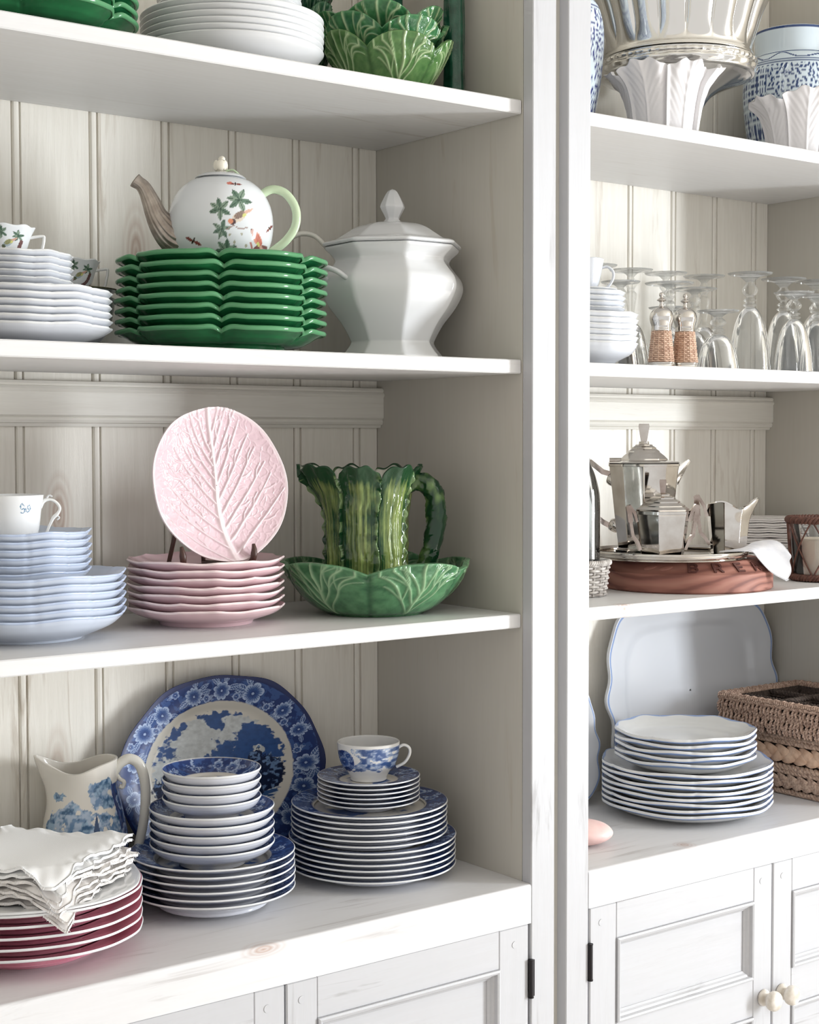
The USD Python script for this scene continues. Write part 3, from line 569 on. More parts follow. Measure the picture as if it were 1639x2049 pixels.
for i in range(len(sp)):
    a = np.linspace(0, 2 * PI, nr, endpoint=False); c0 = sp[i]; k = 0.055 * np.clip(1.15 - i / len(sp), 0.2, 1)
    v[i * nr:(i + 1) * nr] = c0 + (v[i * nr:(i + 1) * nr] - c0) * (1 + k * np.cos(18 * a))[:, None]
spm.vertices = v
obj('spout', spm, plain('lustre_spout_glaze', S(182, 172, 162), 0.15, 0.5, var=(60, S(146, 134, 124), 1)), t, smooth=True, label='grey-brown fluted shell spout')
obj('handle', tube(spline([(0.060, 0, 0.092), (0.078, 0, 0.1005), (0.098, 0, 0.094), (0.1125, 0, 0.072), (0.112, 0, 0.046), (0.098, 0, 0.024), (0.078, 0, 0.008), (0.066, 0, 0.001)], 8), 0.0066, 14, 0.75, upv=(0, 1, 0)), M_celadon, t, smooth=60, label='pale green loop handle')

# bird teacups
def bird_cup(t):
    def sq(th, r, z): return r * (1 + 0.02 * np.cos(8 * th) * np.clip(z / 0.05, 0, 1)), z + 0.0012 * np.cos(8 * th) * np.clip(z / 0.05, 0, 1) ** 4
    cup(t, [(0.0, 0.004), (0.018, 0.004), (0.0195, 0.0), (0.0225, 0.0), (0.0235, 0.005), (0.0305, 0.018), (0.0355, 0.034), (0.042, 0.047)], 0.0028, M_paint,
        [(0.034, 0, 0.034), (0.043, 0, 0.036), (0.0525, 0, 0.037), (0.054, 0, 0.034), (0.052, 0, 0.022), (0.047, 0, 0.008), (0.030, 0, 0.007)], 0.0026, 0.8, bird_paint('cup'), 200, sq, dense=3)
zc = H2 + 6 * 0.0098 + 6 * 0.0090 + 0.0014
bc = thing('bird_teacup', 'white teacup painted with birds, on top of the scalloped plates', 'teacup', (0.857, 0.172, zc), -24, 'bird teacups'); bird_cup(bc)
# the little stack behind
bx, by = 1.034, 0.336
t = thing('bread_plate', 'white plate lying against the back boards, behind the scalloped plates', 'plate', (bx + 0.006, by, H2 + 0.0003)); build_plate(t, 0.072, 0.012, 0.046, 0.003, 0.0042, M_white_cool, None, 'rimmed', 0.66, None, 80)
t = thing('soup_bowl', 'deep white bowl behind the scalloped plates, under a saucer', 'bowl', (bx, by, H2 + 0.0126))
cup_prof = [(0.0, 0.003), (0.03, 0.003), (0.032, 0.0), (0.035, 0.0), (0.037, 0.004), (0.052, 0.022), (0.061, 0.048), (0.064, 0.074)]
po = spline(cup_prof, 6); inn = np.array([(max(r - 0.003, 0), z) for r, z in po[24:]])[::-1]
obj('body', lathe(np.vstack([po, [(po[-1][0] - 0.0015, po[-1][1] + 0.001)], inn, [(0, inn[-1][1])]]), 80), M_white_cool, t, smooth=50)
t = thing('tea_saucer', 'white saucer with brown rim under the shaded bird teacup', 'saucer', (bx, by, H2 + 0.0885)); build_plate(t, 0.070, 0.012, 0.04, 0.003, 0.0038, M_white_cool, M_dark_dish, 'rimmed', 0.6, None, 80)
dup(bc, 'white bird teacup in shade between scalloped plates and green plates', (bx, by, H2 + 0.0958), -18)
t = thing('flat_dish', 'flat brown-green dish on the shelf behind the green plates and tureen', 'dish', (1.440, 0.330, H2 + 0.0003)); build_plate(t, 0.082, 0.011, 0.055, 0.003, 0.0038, M_dark_dish, None, 'rimmed', 0.66, None, 80)

# monogrammed cup, third shelf
zc = H3 + 6 * 0.0113 + 0.001 + 6 * 0.0110 + 0.0012
t = thing('monogram_cup', 'tall white cup with a blue monogram and scrolled handle', 'cup', (0.884, 0.222, zc), -23)
def mono(v):
    X, Y = v[:, 0], v[:, 2]; m0 = v[:, 1] < 0; c = np.tile(S(236, 237, 238), (len(v), 1)); B = S(86, 128, 160)
    branch(c, X, Y, m0, [(0.0175, 0.055), (0.0145, 0.058), (0.0125, 0.054), (0.0140, 0.050), (0.0175, 0.0515), (0.018, 0.047), (0.0155, 0.0445), (0.013, 0.046)], 0.0006, B)
    branch(c, X, Y, m0, [(0.0195, 0.051), (0.021, 0.0465), (0.0245, 0.0475), (0.0258, 0.052), (0.0245, 0.0555), (0.0222, 0.053), (0.0236, 0.049)], 0.0006, B)
    return c
cup(t, [(0.0, 0.003), (0.024, 0.003), (0.0255, 0.0), (0.028, 0.0), (0.030, 0.004), (0.0365, 0.014), (0.0395, 0.030), (0.0415, 0.048), (0.0450, 0.0685)], 0.0027, M_paint,
    [(0.040, 0, 0.050), (0.045, 0, 0.060), (0.054, 0, 0.062), (0.062, 0, 0.058), (0.067, 0, 0.050), (0.064, 0, 0.042), (0.058, 0, 0.036), (0.052, 0, 0.024), (0.046, 0, 0.012), (0.034, 0, 0.010)], np.interp(np.linspace(0, 1, 73), [0, .12, .2, .5, .62, .75, 1], [.0028, .0036, .0026, .0027, .0036, .0025, .0028]), 0.8, mono, 260, dense=3)
obj('handle_scroll', cat(tube(spline([(0.048, 0, 0.0615), (0.052, 0, 0.068), (0.057, 0, 0.066)], 5), 0.0014, 8), tube(spline([(0.0605, 0, 0.040), (0.066, 0, 0.0365), (0.063, 0, 0.033)], 5), 0.0014, 8)), M_white, t)

# blue teacup on the right-hand stack
def blue_cup_paint(v):
    X, Z_ = v[:, 0], v[:, 2]; front = v[:, 1] < 0.01; c = np.tile(S(230, 229, 226), (len(v), 1)); nz = fbm(np.stack([X * 120, Z_ * 220, X * 0], -1), 4, 3)
    out = np.hypot(v[:, 0], v[:, 1]) > np.interp(Z_, [0, .02, .04, .06], [0.0, .030, .044, .0495])
    band = (np.abs(Z_ - 0.038) < 0.021) & front & out
    a = band & (X > -0.022 + 0.008 * np.sin(Z_ * 200)) & (Z_ > 0.019 + 0.02 * (nz - 0.5) + 2.2 * (X - 0.012) ** 2) & (nz < 0.66); t = sst(0.36, 0.62, nz) * 0.75 + 0.2 * np.sin(Z_ * 2200) * sst(0.03, 0.02, Z_); c[a] = mixc(MIDB * 0.8, PALE, np.clip(t, 0, 1))[a]
    b = band & (ell(X, Z_, -0.040, 0.034, 0.1, 0.016, 0.020)); c[b] = tone(flowers(X * 1.0, Z_, 4, [(-0.040, 0.034, 0.010), (-0.034, 0.046, 0.006), (-0.046, 0.024, 0.006)]) * 0.8)[b]
    return c
t = thing('blue_teacup', 'white teacup with blue transfer scene on the saucer stack', 'teacup', (1.497, 0.212, zs + 6 * 0.0076 + 0.0008), -35)
cup(t, [(0.0, 0.004), (0.0255, 0.004), (0.027, 0.0), (0.030, 0.0), (0.031, 0.005), (0.035, 0.013), (0.045, 0.026), (0.050, 0.042), (0.0520, 0.0625)], 0.0028, M_paint,
    [(0.047, 0, 0.050), (0.058, 0, 0.056), (0.0675, 0, 0.051), (0.068, 0, 0.040), (0.060, 0, 0.027), (0.046, 0, 0.019)], 0.0034, 0.75, blue_cup_paint, 260, dense=3)

# cup on the white plates beside the goblets
t = thing('porcelain_cup', 'white fluted cup beside the goblets, half behind the stile', 'cup', (1.908, 0.132, H2 + 6 * 0.0101 + 0.016 + 4 * 0.0094 + 0.0122), -43)
cup(t, [(0.0, 0.003), (0.016, 0.003), (0.017, 0.0), (0.019, 0.0), (0.020, 0.004), (0.0255, 0.020), (0.030, 0.040), (0.0335, 0.060)], 0.0024, M_white_cool,
    [(0.029, 0, 0.045), (0.040, 0, 0.047), (0.050, 0, 0.038), (0.049, 0, 0.024), (0.038, 0, 0.010), (0.024, 0, 0.010)], 0.0035, 0.7, None, 96, lambda th, r, z: (r * (1 + 0.012 * np.cos(12 * th)), z))

# ------------------------------------------------------------------ tureen with ladle
t = thing('soup_tureen', 'white octagonal lidded tureen with a pointed knob', 'tureen', (1.540, 0.2, H2 + 0.0004), -36.6)
def octo(th, r, z, off=math.radians(-100), n=8, kk=1.0):
    a = (th - off + PI / n) % (2 * PI / n) - PI / n; f = math.cos(PI / n) / np.cos(a); f = f ** kk
    return r * (f / f.max() if False else f) * 1.03, z
prof = spline([(0.0, 0.006), (0.070, 0.006), (0.076, 0.0), (0.083, 0.001), (0.0835, 0.008), (0.077, 0.016), (0.069, 0.028), (0.070, 0.036), (0.083, 0.060), (0.104, 0.088), (0.1165, 0.114), (0.1145, 0.133), (0.103, 0.148), (0.0945, 0.160), (0.0965, 0.168), (0.108, 0.179), (0.1105, 0.184)], 5)
inn = np.array([(r - 0.005, z) for r, z in prof[35:]])[::-1]
obj('body', lathe(np.vstack([prof, [(0.108, 0.1855)], inn, [(0, inn[-1][1])]]), 160, octo), M_white, t, smooth=24)
lidp = spline([(0.0, 0.1858), (0.104, 0.1858), (0.1125, 0.187), (0.1135, 0.1905), (0.108, 0.1935), (0.094, 0.197), (0.078, 0.207), (0.062, 0.217), (0.044, 0.2235), (0.024, 0.2265), (0.0, 0.227)], 5)
ld = obj('lid', lathe(lidp, 160, octo), M_white, t, smooth=24)
kp = spline([(0.0, 0.2255), (0.013, 0.2255), (0.0145, 0.229), (0.0115, 0.233), (0.013, 0.238), (0.0195, 0.250), (0.020, 0.2545), (0.016, 0.264), (0.008, 0.278), (0.0, 0.2825)], 4)
obj('knob', lathe(kp, 96, octo), M_white, ld, smooth=24)
for s in (-1, 1):
    a = math.radians(214 if s < 0 else 68); d = np.array([math.cos(a), math.sin(a), 0]); e = np.array([-math.sin(a), math.cos(a), 0])
    P = spline([d * 0.107 + e * -0.03 + [0, 0, 0.128], d * 0.124 + e * -0.022 + [0, 0, 0.140], d * 0.132 + [0, 0, 0.146], d * 0.124 + e * 0.022 + [0, 0, 0.140], d * 0.107 + e * 0.03 + [0, 0, 0.128]], 6)
    obj('handle', tube(P, 0.0062, 12, 0.7), M_white, t, smooth=60)
t = thing('soup_ladle', 'white ladle whose curved handle rises from the tureen', 'ladle', (1.540, 0.2, H2 + 0.0004), -36.6)
obj('handle', tube(spline([(-0.060, 0.03, 0.120), (-0.095, 0.032, 0.1735), (-0.1135, 0.034, 0.1955), (-0.130, 0.035, 0.2105), (-0.150, 0.035, 0.2145), (-0.166, 0.033, 0.209), (-0.174, 0.030, 0.200)], 8), np.interp(np.linspace(0, 1, 49), [0, 0.5, 0.85, 1], [0.0045, 0.0052, 0.0058, 0.0046]), 12, 0.8), M_cream_glaze, t, smooth=60)
obj('bowl', move(lathe(spline([(0.0, -0.022), (0.02, -0.018), (0.032, -0.002), (0.034, 0.010), (0.031, 0.010), (0.029, 0.0), (0.018, -0.014), (0.0, -0.018)], 5), 40), (-0.035, 0.02, 0.098), ry=25), M_cream_glaze, t, smooth=50)

# ------------------------------------------------------------------ cabbage ware
def leaf_vein(a, h, ribs=3, w=0.032):
    """ribs of a cabbage leaf: a across in [-1, 1], h from base 0 to edge 1; returns 0..1"""
    a = a + 0.035 * np.sin(h * 9 + a * 3); e = 0.95 * np.exp(-(a / (w * (1.5 - 0.7 * h))) ** 2)
    for k in range(1, ribs + 1):
        for s in (-1, 1):
            h0 = 0.20 * (k - 1) + (0.05 if s > 0 else 0.0); g = lambda x, h0=h0, k=k: np.clip(x - h0, 0, 2) ** 0.85 * (0.92 - 0.13 * k)
            e = np.maximum(e, 0.9 * np.exp(-((a - s * g(h)) / (w * 0.72)) ** 2) * (h > h0))
            h1 = h0 + 0.30 + 0.08 * ((k * 7 + s) % 3)
            e = np.maximum(e, 0.7 * np.exp(-((a - s * (g(h1) + np.clip(h - h1, 0, 2) * (0.14 - 0.02 * k))) / (w * 0.5)) ** 2) * (h > h1))
            e = np.maximum(e, 0.7 * np.exp(-((a - s * (g(h1) + np.clip(h - h1, 0, 2) * 1.15)) / (w * 0.55)) ** 2) * (h > h1) * (h < h1 + 0.42))
    return e
def leaf_bowl(R, Ht, n, wall, foot, power, lobe, ruff, seed, dark, light, veinc, ph=0.0, relief=0.0022, seg=420, ribs=3, flare=0.0, edge=None, inner=None):
    """a bowl of n leaves; returns mesh and paint"""
    prof = [(0.0, 0.004), (foot - 0.004, 0.004), (foot - 0.003, 0.0), (foot, 0.0), (foot + 0.002, 0.003)]
    s = np.linspace(0.02, 1, 60); out = [(foot + 0.002 + (R - foot - 0.002) * (1 - (1 - x) ** power) ** (1 / power) * (1 - flare) + (R - foot) * flare * x ** 3, 0.003 + (Ht - 0.003) * x) for x in s]
    no = len(prof) + len(out); inn = [(max(r - wall, 0.0), max(z + 0.001, 0.007)) for r, z in out][::-1]
    P = np.array(prof + out + inn + [(0.0, 0.007)]); lo = len(prof); st = {}
    def mod(th, r, z):
        x = np.zeros_like(z); x[lo:no] = s[:, None]; x[no:no + 60] = s[::-1][:, None]
        u = ((th - ph) / (2 * PI / n)) % 1.0; a = u * 2 - 1
        k = np.floor((th - ph) / (2 * PI / n)) % n; lift = 0.006 * np.cos(k * 2.3 + seed)
        top = 1 - lobe * (np.abs(a) ** 2.2) + lift / Ht * np.cos(a * PI / 2)
        v = leaf_vein(a, np.clip(x / np.maximum(top, 0.3), 0, 1) , ribs)
        h = np.clip(x, 0, 1)
        pf = np.clip((fbm(np.stack([np.cos(th) * 9 + 20, np.sin(th) * 9 + 20, z * 90 + 5], -1), 3, seed) - 0.5), -.5, .5)
        z2 = np.where(x > 0, 0.003 + (z - 0.003) * (1 - (1 - top) * h ** 0.8), z)
        crease = np.exp(-((1 - np.abs(a)) / 0.07) ** 2)
        dr = (relief * v + relief * 1.5 * pf * h + 0.010 * (R / 0.15) * (1 - a * a) * h - 0.004 * crease * h + ruff * np.cos(a * 9 + k) * h ** 5)
        outer = np.zeros_like(z); outer[lo:no] = 1
        r2 = np.where(x > 0, r + dr * np.where(outer > 0, 1, 0.85), r)
        st['v'], st['x'], st['pf'], st['outer'], st['cr'] = v * (x > 0), x, pf, outer, crease
        return r2, z2
    m = lathe(P, seg, mod)
    v, x, pf, o, cr = (st[k].ravel() for k in ('v', 'x', 'pf', 'outer', 'cr'))
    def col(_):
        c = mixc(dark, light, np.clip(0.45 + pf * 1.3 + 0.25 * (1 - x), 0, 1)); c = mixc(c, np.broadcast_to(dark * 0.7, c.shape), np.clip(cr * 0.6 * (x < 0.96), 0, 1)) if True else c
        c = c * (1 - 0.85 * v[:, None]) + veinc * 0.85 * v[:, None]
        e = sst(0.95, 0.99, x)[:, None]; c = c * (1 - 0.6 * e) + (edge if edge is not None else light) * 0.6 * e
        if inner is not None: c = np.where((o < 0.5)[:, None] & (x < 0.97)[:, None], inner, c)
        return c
    return m, col
DG, LG, VG = S(26, 84, 50), S(82, 138, 88), S(188, 206, 160)
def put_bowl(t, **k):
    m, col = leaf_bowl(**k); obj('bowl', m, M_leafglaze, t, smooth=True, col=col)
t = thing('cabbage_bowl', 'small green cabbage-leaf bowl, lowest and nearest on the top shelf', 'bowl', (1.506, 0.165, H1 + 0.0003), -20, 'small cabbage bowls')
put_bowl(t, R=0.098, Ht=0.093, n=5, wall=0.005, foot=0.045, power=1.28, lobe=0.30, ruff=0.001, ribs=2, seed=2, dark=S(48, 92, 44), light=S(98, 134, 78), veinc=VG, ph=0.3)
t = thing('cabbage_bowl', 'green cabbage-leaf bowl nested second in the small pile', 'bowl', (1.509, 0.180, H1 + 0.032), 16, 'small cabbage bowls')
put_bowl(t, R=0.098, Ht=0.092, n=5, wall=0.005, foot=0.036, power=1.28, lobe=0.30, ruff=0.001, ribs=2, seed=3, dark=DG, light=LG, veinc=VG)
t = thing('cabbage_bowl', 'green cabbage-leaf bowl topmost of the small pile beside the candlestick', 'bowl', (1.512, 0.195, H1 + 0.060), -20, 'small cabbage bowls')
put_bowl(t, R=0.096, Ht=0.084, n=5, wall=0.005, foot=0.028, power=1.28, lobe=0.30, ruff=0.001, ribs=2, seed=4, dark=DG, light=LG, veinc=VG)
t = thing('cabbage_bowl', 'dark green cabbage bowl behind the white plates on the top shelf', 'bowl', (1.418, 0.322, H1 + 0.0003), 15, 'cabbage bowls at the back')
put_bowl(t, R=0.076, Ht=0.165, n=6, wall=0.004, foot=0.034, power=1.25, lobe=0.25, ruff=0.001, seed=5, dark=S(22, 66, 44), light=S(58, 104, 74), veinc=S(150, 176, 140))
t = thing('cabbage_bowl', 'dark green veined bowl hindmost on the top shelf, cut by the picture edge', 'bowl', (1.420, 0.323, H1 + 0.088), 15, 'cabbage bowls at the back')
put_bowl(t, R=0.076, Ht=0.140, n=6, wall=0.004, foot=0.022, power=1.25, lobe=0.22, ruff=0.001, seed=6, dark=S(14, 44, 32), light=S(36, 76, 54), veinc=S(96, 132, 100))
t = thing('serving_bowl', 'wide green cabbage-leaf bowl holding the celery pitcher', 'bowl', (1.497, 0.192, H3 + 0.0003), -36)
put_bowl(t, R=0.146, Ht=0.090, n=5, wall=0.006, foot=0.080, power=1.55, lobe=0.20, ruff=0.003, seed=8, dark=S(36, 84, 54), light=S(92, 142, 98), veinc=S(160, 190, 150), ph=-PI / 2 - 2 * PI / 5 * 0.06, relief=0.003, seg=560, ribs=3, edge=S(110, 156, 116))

# celery pitcher
t = thing('celery_pitcher', 'tall green celery-leaf pitcher standing in the cabbage bowl', 'pitcher', (1.481, 0.194, H3 + 0.0090), -36)
s = np.linspace(0, 1, 110); rr = np.interp(s, [0, 0.1, 0.35, 0.62, 0.82, 0.94, 1.0], [0.060, 0.064, 0.0665, 0.0665, 0.072, 0.081, 0.087]); HP = 0.229
outp = np.stack([rr, 0.002 + (HP - 0.002) * s], 1); innp = np.stack([np.maximum(rr - 0.005, 0), np.maximum(outp[:, 1], 0.008)], 1)[::-1]
P = np.vstack([[(0, 0.003), (0.05, 0.003), (0.054, 0.0)], outp, innp, [(0, 0.008)]]); st = {}
def celery(th, r, z):
    x = np.clip(z / HP, 0, 1); n = 7; w0 = th * n / (2 * PI) + 0.42 + 0.035 * np.sin(z * 46 + 2) + 0.015 * np.sin(z * 130); u = w0 % 1.0; a = u * 2 - 1; k = np.floor(w0) % n
    edge = np.exp(-((1 - np.abs(a)) / 0.085) ** 2); step = np.where(a > 0, np.exp(-((1 - a) / 0.16) ** 2), 0)
    rough = fbm(np.stack([np.cos(th) * 7 + 9, np.sin(th) * 7 + 9, z * 60], -1), 4, 5) - 0.5; streak = fbm(np.stack([np.cos(th) * 30 + 60, np.sin(th) * 30 + 60, z * 14], -1), 4, 8) - 0.5
    ridge = np.exp(-(a / 0.13) ** 2) + 0.55 * np.exp(-((np.abs(a) - 0.33) / 0.08) ** 2)
    spoutk = np.exp(-((np.abs(((th - PI) + PI) % (2 * PI) - PI)) / 0.42) ** 2)
    dr = 0.0026 * ridge * (1 - x ** 4) + step * (0.0040 + 0.0022 * np.sin(z * 300 + k * 2)) - 0.0025 * edge * (a < 0) + 0.0035 * rough + 0.028 * spoutk * sst(0.60, 1.0, x) ** 1.3 + 0.006 * np.cos(a * 2.4) * x ** 6
    dz = (0.009 * np.cos(a * 1.7) + 0.0028 * np.sin(a * 8 + k) - 0.006 + 0.004 * spoutk - 0.010 * edge) * x ** 8
    st.update(a=a, x=x, edge=edge, rough=rough, k=k, th=th, ridge=ridge, streak=streak, step=step); return r + np.where(r > 0.056, dr, 0) * 1.0, z + dz
m = lathe(P, 460, celery)
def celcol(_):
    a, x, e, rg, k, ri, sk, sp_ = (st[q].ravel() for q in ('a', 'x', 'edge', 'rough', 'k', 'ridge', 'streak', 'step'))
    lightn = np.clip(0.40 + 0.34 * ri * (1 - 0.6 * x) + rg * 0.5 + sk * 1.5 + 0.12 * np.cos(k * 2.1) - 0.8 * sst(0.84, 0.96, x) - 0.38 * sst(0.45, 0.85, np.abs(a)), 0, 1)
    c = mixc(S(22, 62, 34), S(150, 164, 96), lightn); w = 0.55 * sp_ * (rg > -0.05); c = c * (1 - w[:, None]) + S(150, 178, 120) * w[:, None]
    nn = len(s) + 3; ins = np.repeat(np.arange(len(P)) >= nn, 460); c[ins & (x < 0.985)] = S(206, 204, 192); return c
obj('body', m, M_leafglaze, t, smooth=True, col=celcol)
hp = spline([(0.060, 0, 0.196), (0.082, 0, 0.207), (0.104, 0, 0.196), (0.114, 0, 0.166), (0.112, 0, 0.125), (0.101, 0, 0.082), (0.084, 0, 0.045), (0.058, 0, 0.022)], 12)
hr_ = np.interp(np.linspace(0, 1, len(hp)), [0, 0.2, 0.5, 0.8, 1], [0.015, 0.016, 0.0165, 0.0145, 0.014]); hm = tube(hp, hr_, 40, 1.0, upv=(0, 1, 0)); v = np.array(hm.vertices)
v += (fbm(v * 90, 3, 9) - 0.5)[:, None] * 0.009 * np.array([1, 0.6, 1]); hm.vertices = v
obj('handle', hm, M_leafglaze, t, smooth=True, col=lambda v: mixc(S(16, 52, 30), S(104, 132, 76), sst(0.5, 0.78, fbm(v * [60, 60, 25], 3, 4))))

# pink cabbage plate on an easel
def leafplate(R):
    nr, nt = 170, 520; r = np.linspace(0, 1, nr)[:, None]; th = np.linspace(0, 2 * PI, nt, endpoint=False)[None, :]
    X, Z_ = R * r * np.cos(th), R * r * np.sin(th); X, Z_ = X + 0 * th, Z_ + 0 * r
    e = np.exp(-((X - 0.004 * np.sin(Z_ * 30)) / (0.0032 + 0.0026 * np.clip(-Z_ / R + 0.2, 0, 1))) ** 2) * 1.3
    def seg(a, b, w, amp):
        a, b = np.array(a), np.array(b); d = b - a; tt = np.clip(((X - a[0]) * d[0] + (Z_ - a[1]) * d[1]) / (d @ d), 0, 1); return amp * np.exp(-((np.hypot(X - a[0] - tt * d[0], Z_ - a[1] - tt * d[1])) / w) ** 2)
    rg = random.Random(5)
    for k in range(9):
        for s_ in (-1, 1):
            z0 = R * (-0.98 + 0.185 * k + 0.05 * s_); ang = 0.56 + 0.075 * k; ln = R * (1.22 - 0.06 * k); p = np.array([0.0, z0]); bend = 0.03 + rg.uniform(-.01, .01)
            for q in range(9):
                nx = p + ln / 9 * np.array([s_ * math.cos(ang + q * bend), math.sin(ang + q * bend)]); e = np.maximum(e, seg(p, nx, 0.0021 - 0.00012 * q, 0.9 - 0.05 * q))
                if q in (2, 4, 6) and rg.random() < 0.8:
                    dd = rg.choice((0.6, -0.5)); mid = nx + R * 0.10 * np.array([s_ * math.cos(ang + dd), math.sin(ang + dd)]); e = np.maximum(e, seg(nx, mid, 0.0014, 0.6)); e = np.maximum(e, seg(mid, mid + R * 0.10 * np.array([s_ * math.cos(ang + dd * 0.4), math.sin(ang + dd * 0.4)]), 0.0011, 0.45))
                p = nx
    from scipy.spatial import cKDTree
    nrg = np.random.default_rng(4); pts = nrg.uniform(-R, R, (520, 2)); dd_, _ = cKDTree(pts).query(np.stack([X.ravel() + 0.002 * np.sin(Z_.ravel() * 300), Z_.ravel()], 1), k=2)
    rt_ = np.exp(-((dd_[:, 1] - dd_[:, 0]) / 0.0011) ** 2).reshape(X.shape); e = np.maximum(e, 0.20 * rt_ * (r < 0.96))
    pf = fbm(np.stack([X * 75 + 20, Z_ * 75 + 20, X * 0], -1), 3, 2) - 0.5
    Rr = R * (1 + 0.004 * np.cos(9 * th) + 0.006 * np.cos(5 * th + 1)); k = Rr / R
    dish = 0.020 * np.clip(r, 0, 1) ** 3.2 + 0 * th
    F = np.stack([X * k, -dish - 0.0034 * np.clip(e, 0, 1) - 0.002 * pf * (r < 0.97), Z_ * k], -1)
    B = np.stack([X * k, -dish + 0.006 - 0.003 * r, Z_ * k], -1)[::-1]
    g = grid(np.concatenate([F[1:], B[:-1]])); ec = np.concatenate([e[1:].ravel(), np.zeros(B[:-1].shape[:2]).ravel()]); rc = np.concatenate([(r + 0 * th)[1:].ravel(), (r + 0 * th)[::-1][:-1].ravel()])
    g.invert(); return g, lambda v: mixc(S(220, 192, 199), S(236, 220, 222), np.clip(ec + sst(0.95, 0.99, rc), 0, 1))
ztop = H3 + 7 * 0.0121 + 0.0012
t = thing('pink_leaf_plate', 'pink plate moulded as a cabbage leaf, upright on a wooden easel', 'plate', (1.2055, 0.205, ztop + 0.1205 + 0.006), 2, tilt=-11)
g, colf = leafplate(0.1195); g = move(g, (0, 0, 0), ry=-5); 
obj('leaf', g, painted('pink_leaf_glaze', 0.07, bump=(60, 0.15, 0.001)), t, smooth=True, col=colf)
t = thing('plate_easel', 'dark wooden easel holding the upright pink plate', 'easel', (1.190, 0.205, ztop), -4)
for sx in (-1, 1):
    arm = spline([(sx * 0.030, 0.075, 0.004), (sx * 0.034, 0.035, 0.005), (sx * 0.050, 0.0, 0.0055), (sx * 0.056, -0.024, 0.007), (sx * 0.058, -0.039, 0.014), (sx * 0.0595, -0.041, 0.027), (sx * 0.060, -0.038, 0.038)], 7)
    obj('arm', tube(arm, np.interp(np.linspace(0, 1, len(arm)), [0, 0.6, 0.8, 1], [0.004, 0.0046, 0.0052, 0.0026]), 12), M_easel, t, smooth=60)
    obj('back_leg', tube([(sx * 0.030, 0.075, 0.004), (sx * 0.022, 0.062, 0.06), (sx * 0.012, 0.055, 0.11)], 0.0035, 10), M_easel, t)
obj('cross_bar', tube([(-0.050, 0.0, 0.0055), (0.050, 0.0, 0.0055)], 0.0036, 10), M_easel, t)

# ------------------------------------------------------------------ oval platter, jug
def platter_paint(v):
    X, Z_ = v[:, 0] * 0.190 / 0.199, v[:, 2] * 0.150 / 0.162; A, B = 0.190, 0.150; rho = np.hypot(X / A, Z_ / B); th = np.arctan2(Z_ / B, X / A); sA = th * 0.168
    rg = random.Random(9); spots = [(-0.5278 + 1.0556 * (k + rg.uniform(0.35, 0.65)) / 17, 0.168 * rg.uniform(0.825, 0.875), 0.168 * rg.uniform(0.085, 0.125)) for k in range(17)]
    spots += [(q[0] + 0.031, 0.168 * rg.choice((0.77, 0.93)), 0.168 * 0.045) for q in spots]
    fl = flowers(sA, rho * 0.168, 9, spots, (5, 6, 8, 12)); c = tone(fl)
    n1 = fbm(np.stack([X * 26 + 5, Z_ * 40 + 5, X * 0], -1), 5, 1); n2 = fbm(np.stack([X * 130 + 3, Z_ * 200 + 3, X * 0], -1), 4, 2); n3 = fbm(np.stack([X * 60, Z_ * 420, X * 0], -1), 3, 3)
    ivory = S(214, 209, 198); z = Z_
    cloud = n1 + 0.16 * np.exp(-((X + 0.025) / 0.05) ** 2 - ((z - 0.040) / 0.03) ** 2) - 0.16 * np.exp(-((X - 0.06) / 0.045) ** 2 - ((z - 0.045) / 0.04) ** 2) - 0.05 + 0.1 * (n2 - 0.5)
    sky = mixc(S(48, 82, 138), S(200, 204, 204), sst(0.49, 0.545, cloud)); sky = sky * (0.75 + 0.5 * n2)[:, None]
    ridge = -0.006 + 0.024 * np.exp(-((X + 0.01) / 0.04) ** 2) + 0.026 * np.exp(-((X - 0.075) / 0.04) ** 2) + 0.030 * (n2 - 0.5) + 0.02 * (n1 - 0.5)
    land = mixc(S(18, 32, 64), S(104, 132, 172), sst(0.52, 0.68, n2)); water = mixc(S(54, 88, 138), S(196, 202, 208), sst(0.50, 0.60, n3))
    sc = np.where((z < ridge)[:, None], land, sky); sc = np.where((z < -0.036 + 0.016 * (n1 - 0.5) - 0.02 * np.exp(-((X - 0.02) / 0.06) ** 2))[:, None], water, sc)
    edge = np.hypot(X / 0.124, z / 0.092) + 0.16 * (n2 - 0.5) + 0.10 * (n1 - 0.5)
    k = sst(0.97, 1.0, edge)[:, None]; inner = sc * (1 - k) + ivory * k
    kk = sst(0.715, 0.73, rho + 0.02 * (n2 - 0.5))[:, None]; c = inner * (1 - kk) + c * kk
    out = sst(0.955, 0.965, rho)[:, None]; c = c * (1 - out) + S(28, 42, 92) * out
    return np.where((v[:, 1] > 0.006 - 0.019 * rho ** 3)[:, None], S(214, 214, 214), c)
nr, nt = 300, 1000; r = np.linspace(0, 1, nr)[:, None]; th = np.linspace(0, 2 * PI, nt, endpoint=False)[None, :]
w = 1 + 0.014 * np.cos(6 * th + 0.4) + 0.006 * np.cos(12 * th)
dish = 0.021 * (sst(0.62, 0.76, r) * 0.45 + 0.55 * sst(0.74, 1.02, r)) + 0 * th
F = np.stack([0.199 * r * w * np.cos(th), -dish, 0.162 * r * w * np.sin(th)], -1); B = (F + np.array([0, 0.0065, 0]))[::6][::-1]
g = grid(np.concatenate([F[1:], B])); g.invert()
t = thing('oval_platter', 'large oval platter with blue flowered border, leaning at the back', 'platter', (1.318, 0.395, HC + 0.1645), 0, tilt=-6.5)
obj('plate', g, painted('transfer_ware', 0.32, spec=0.35), t, smooth=True, col=platter_paint)

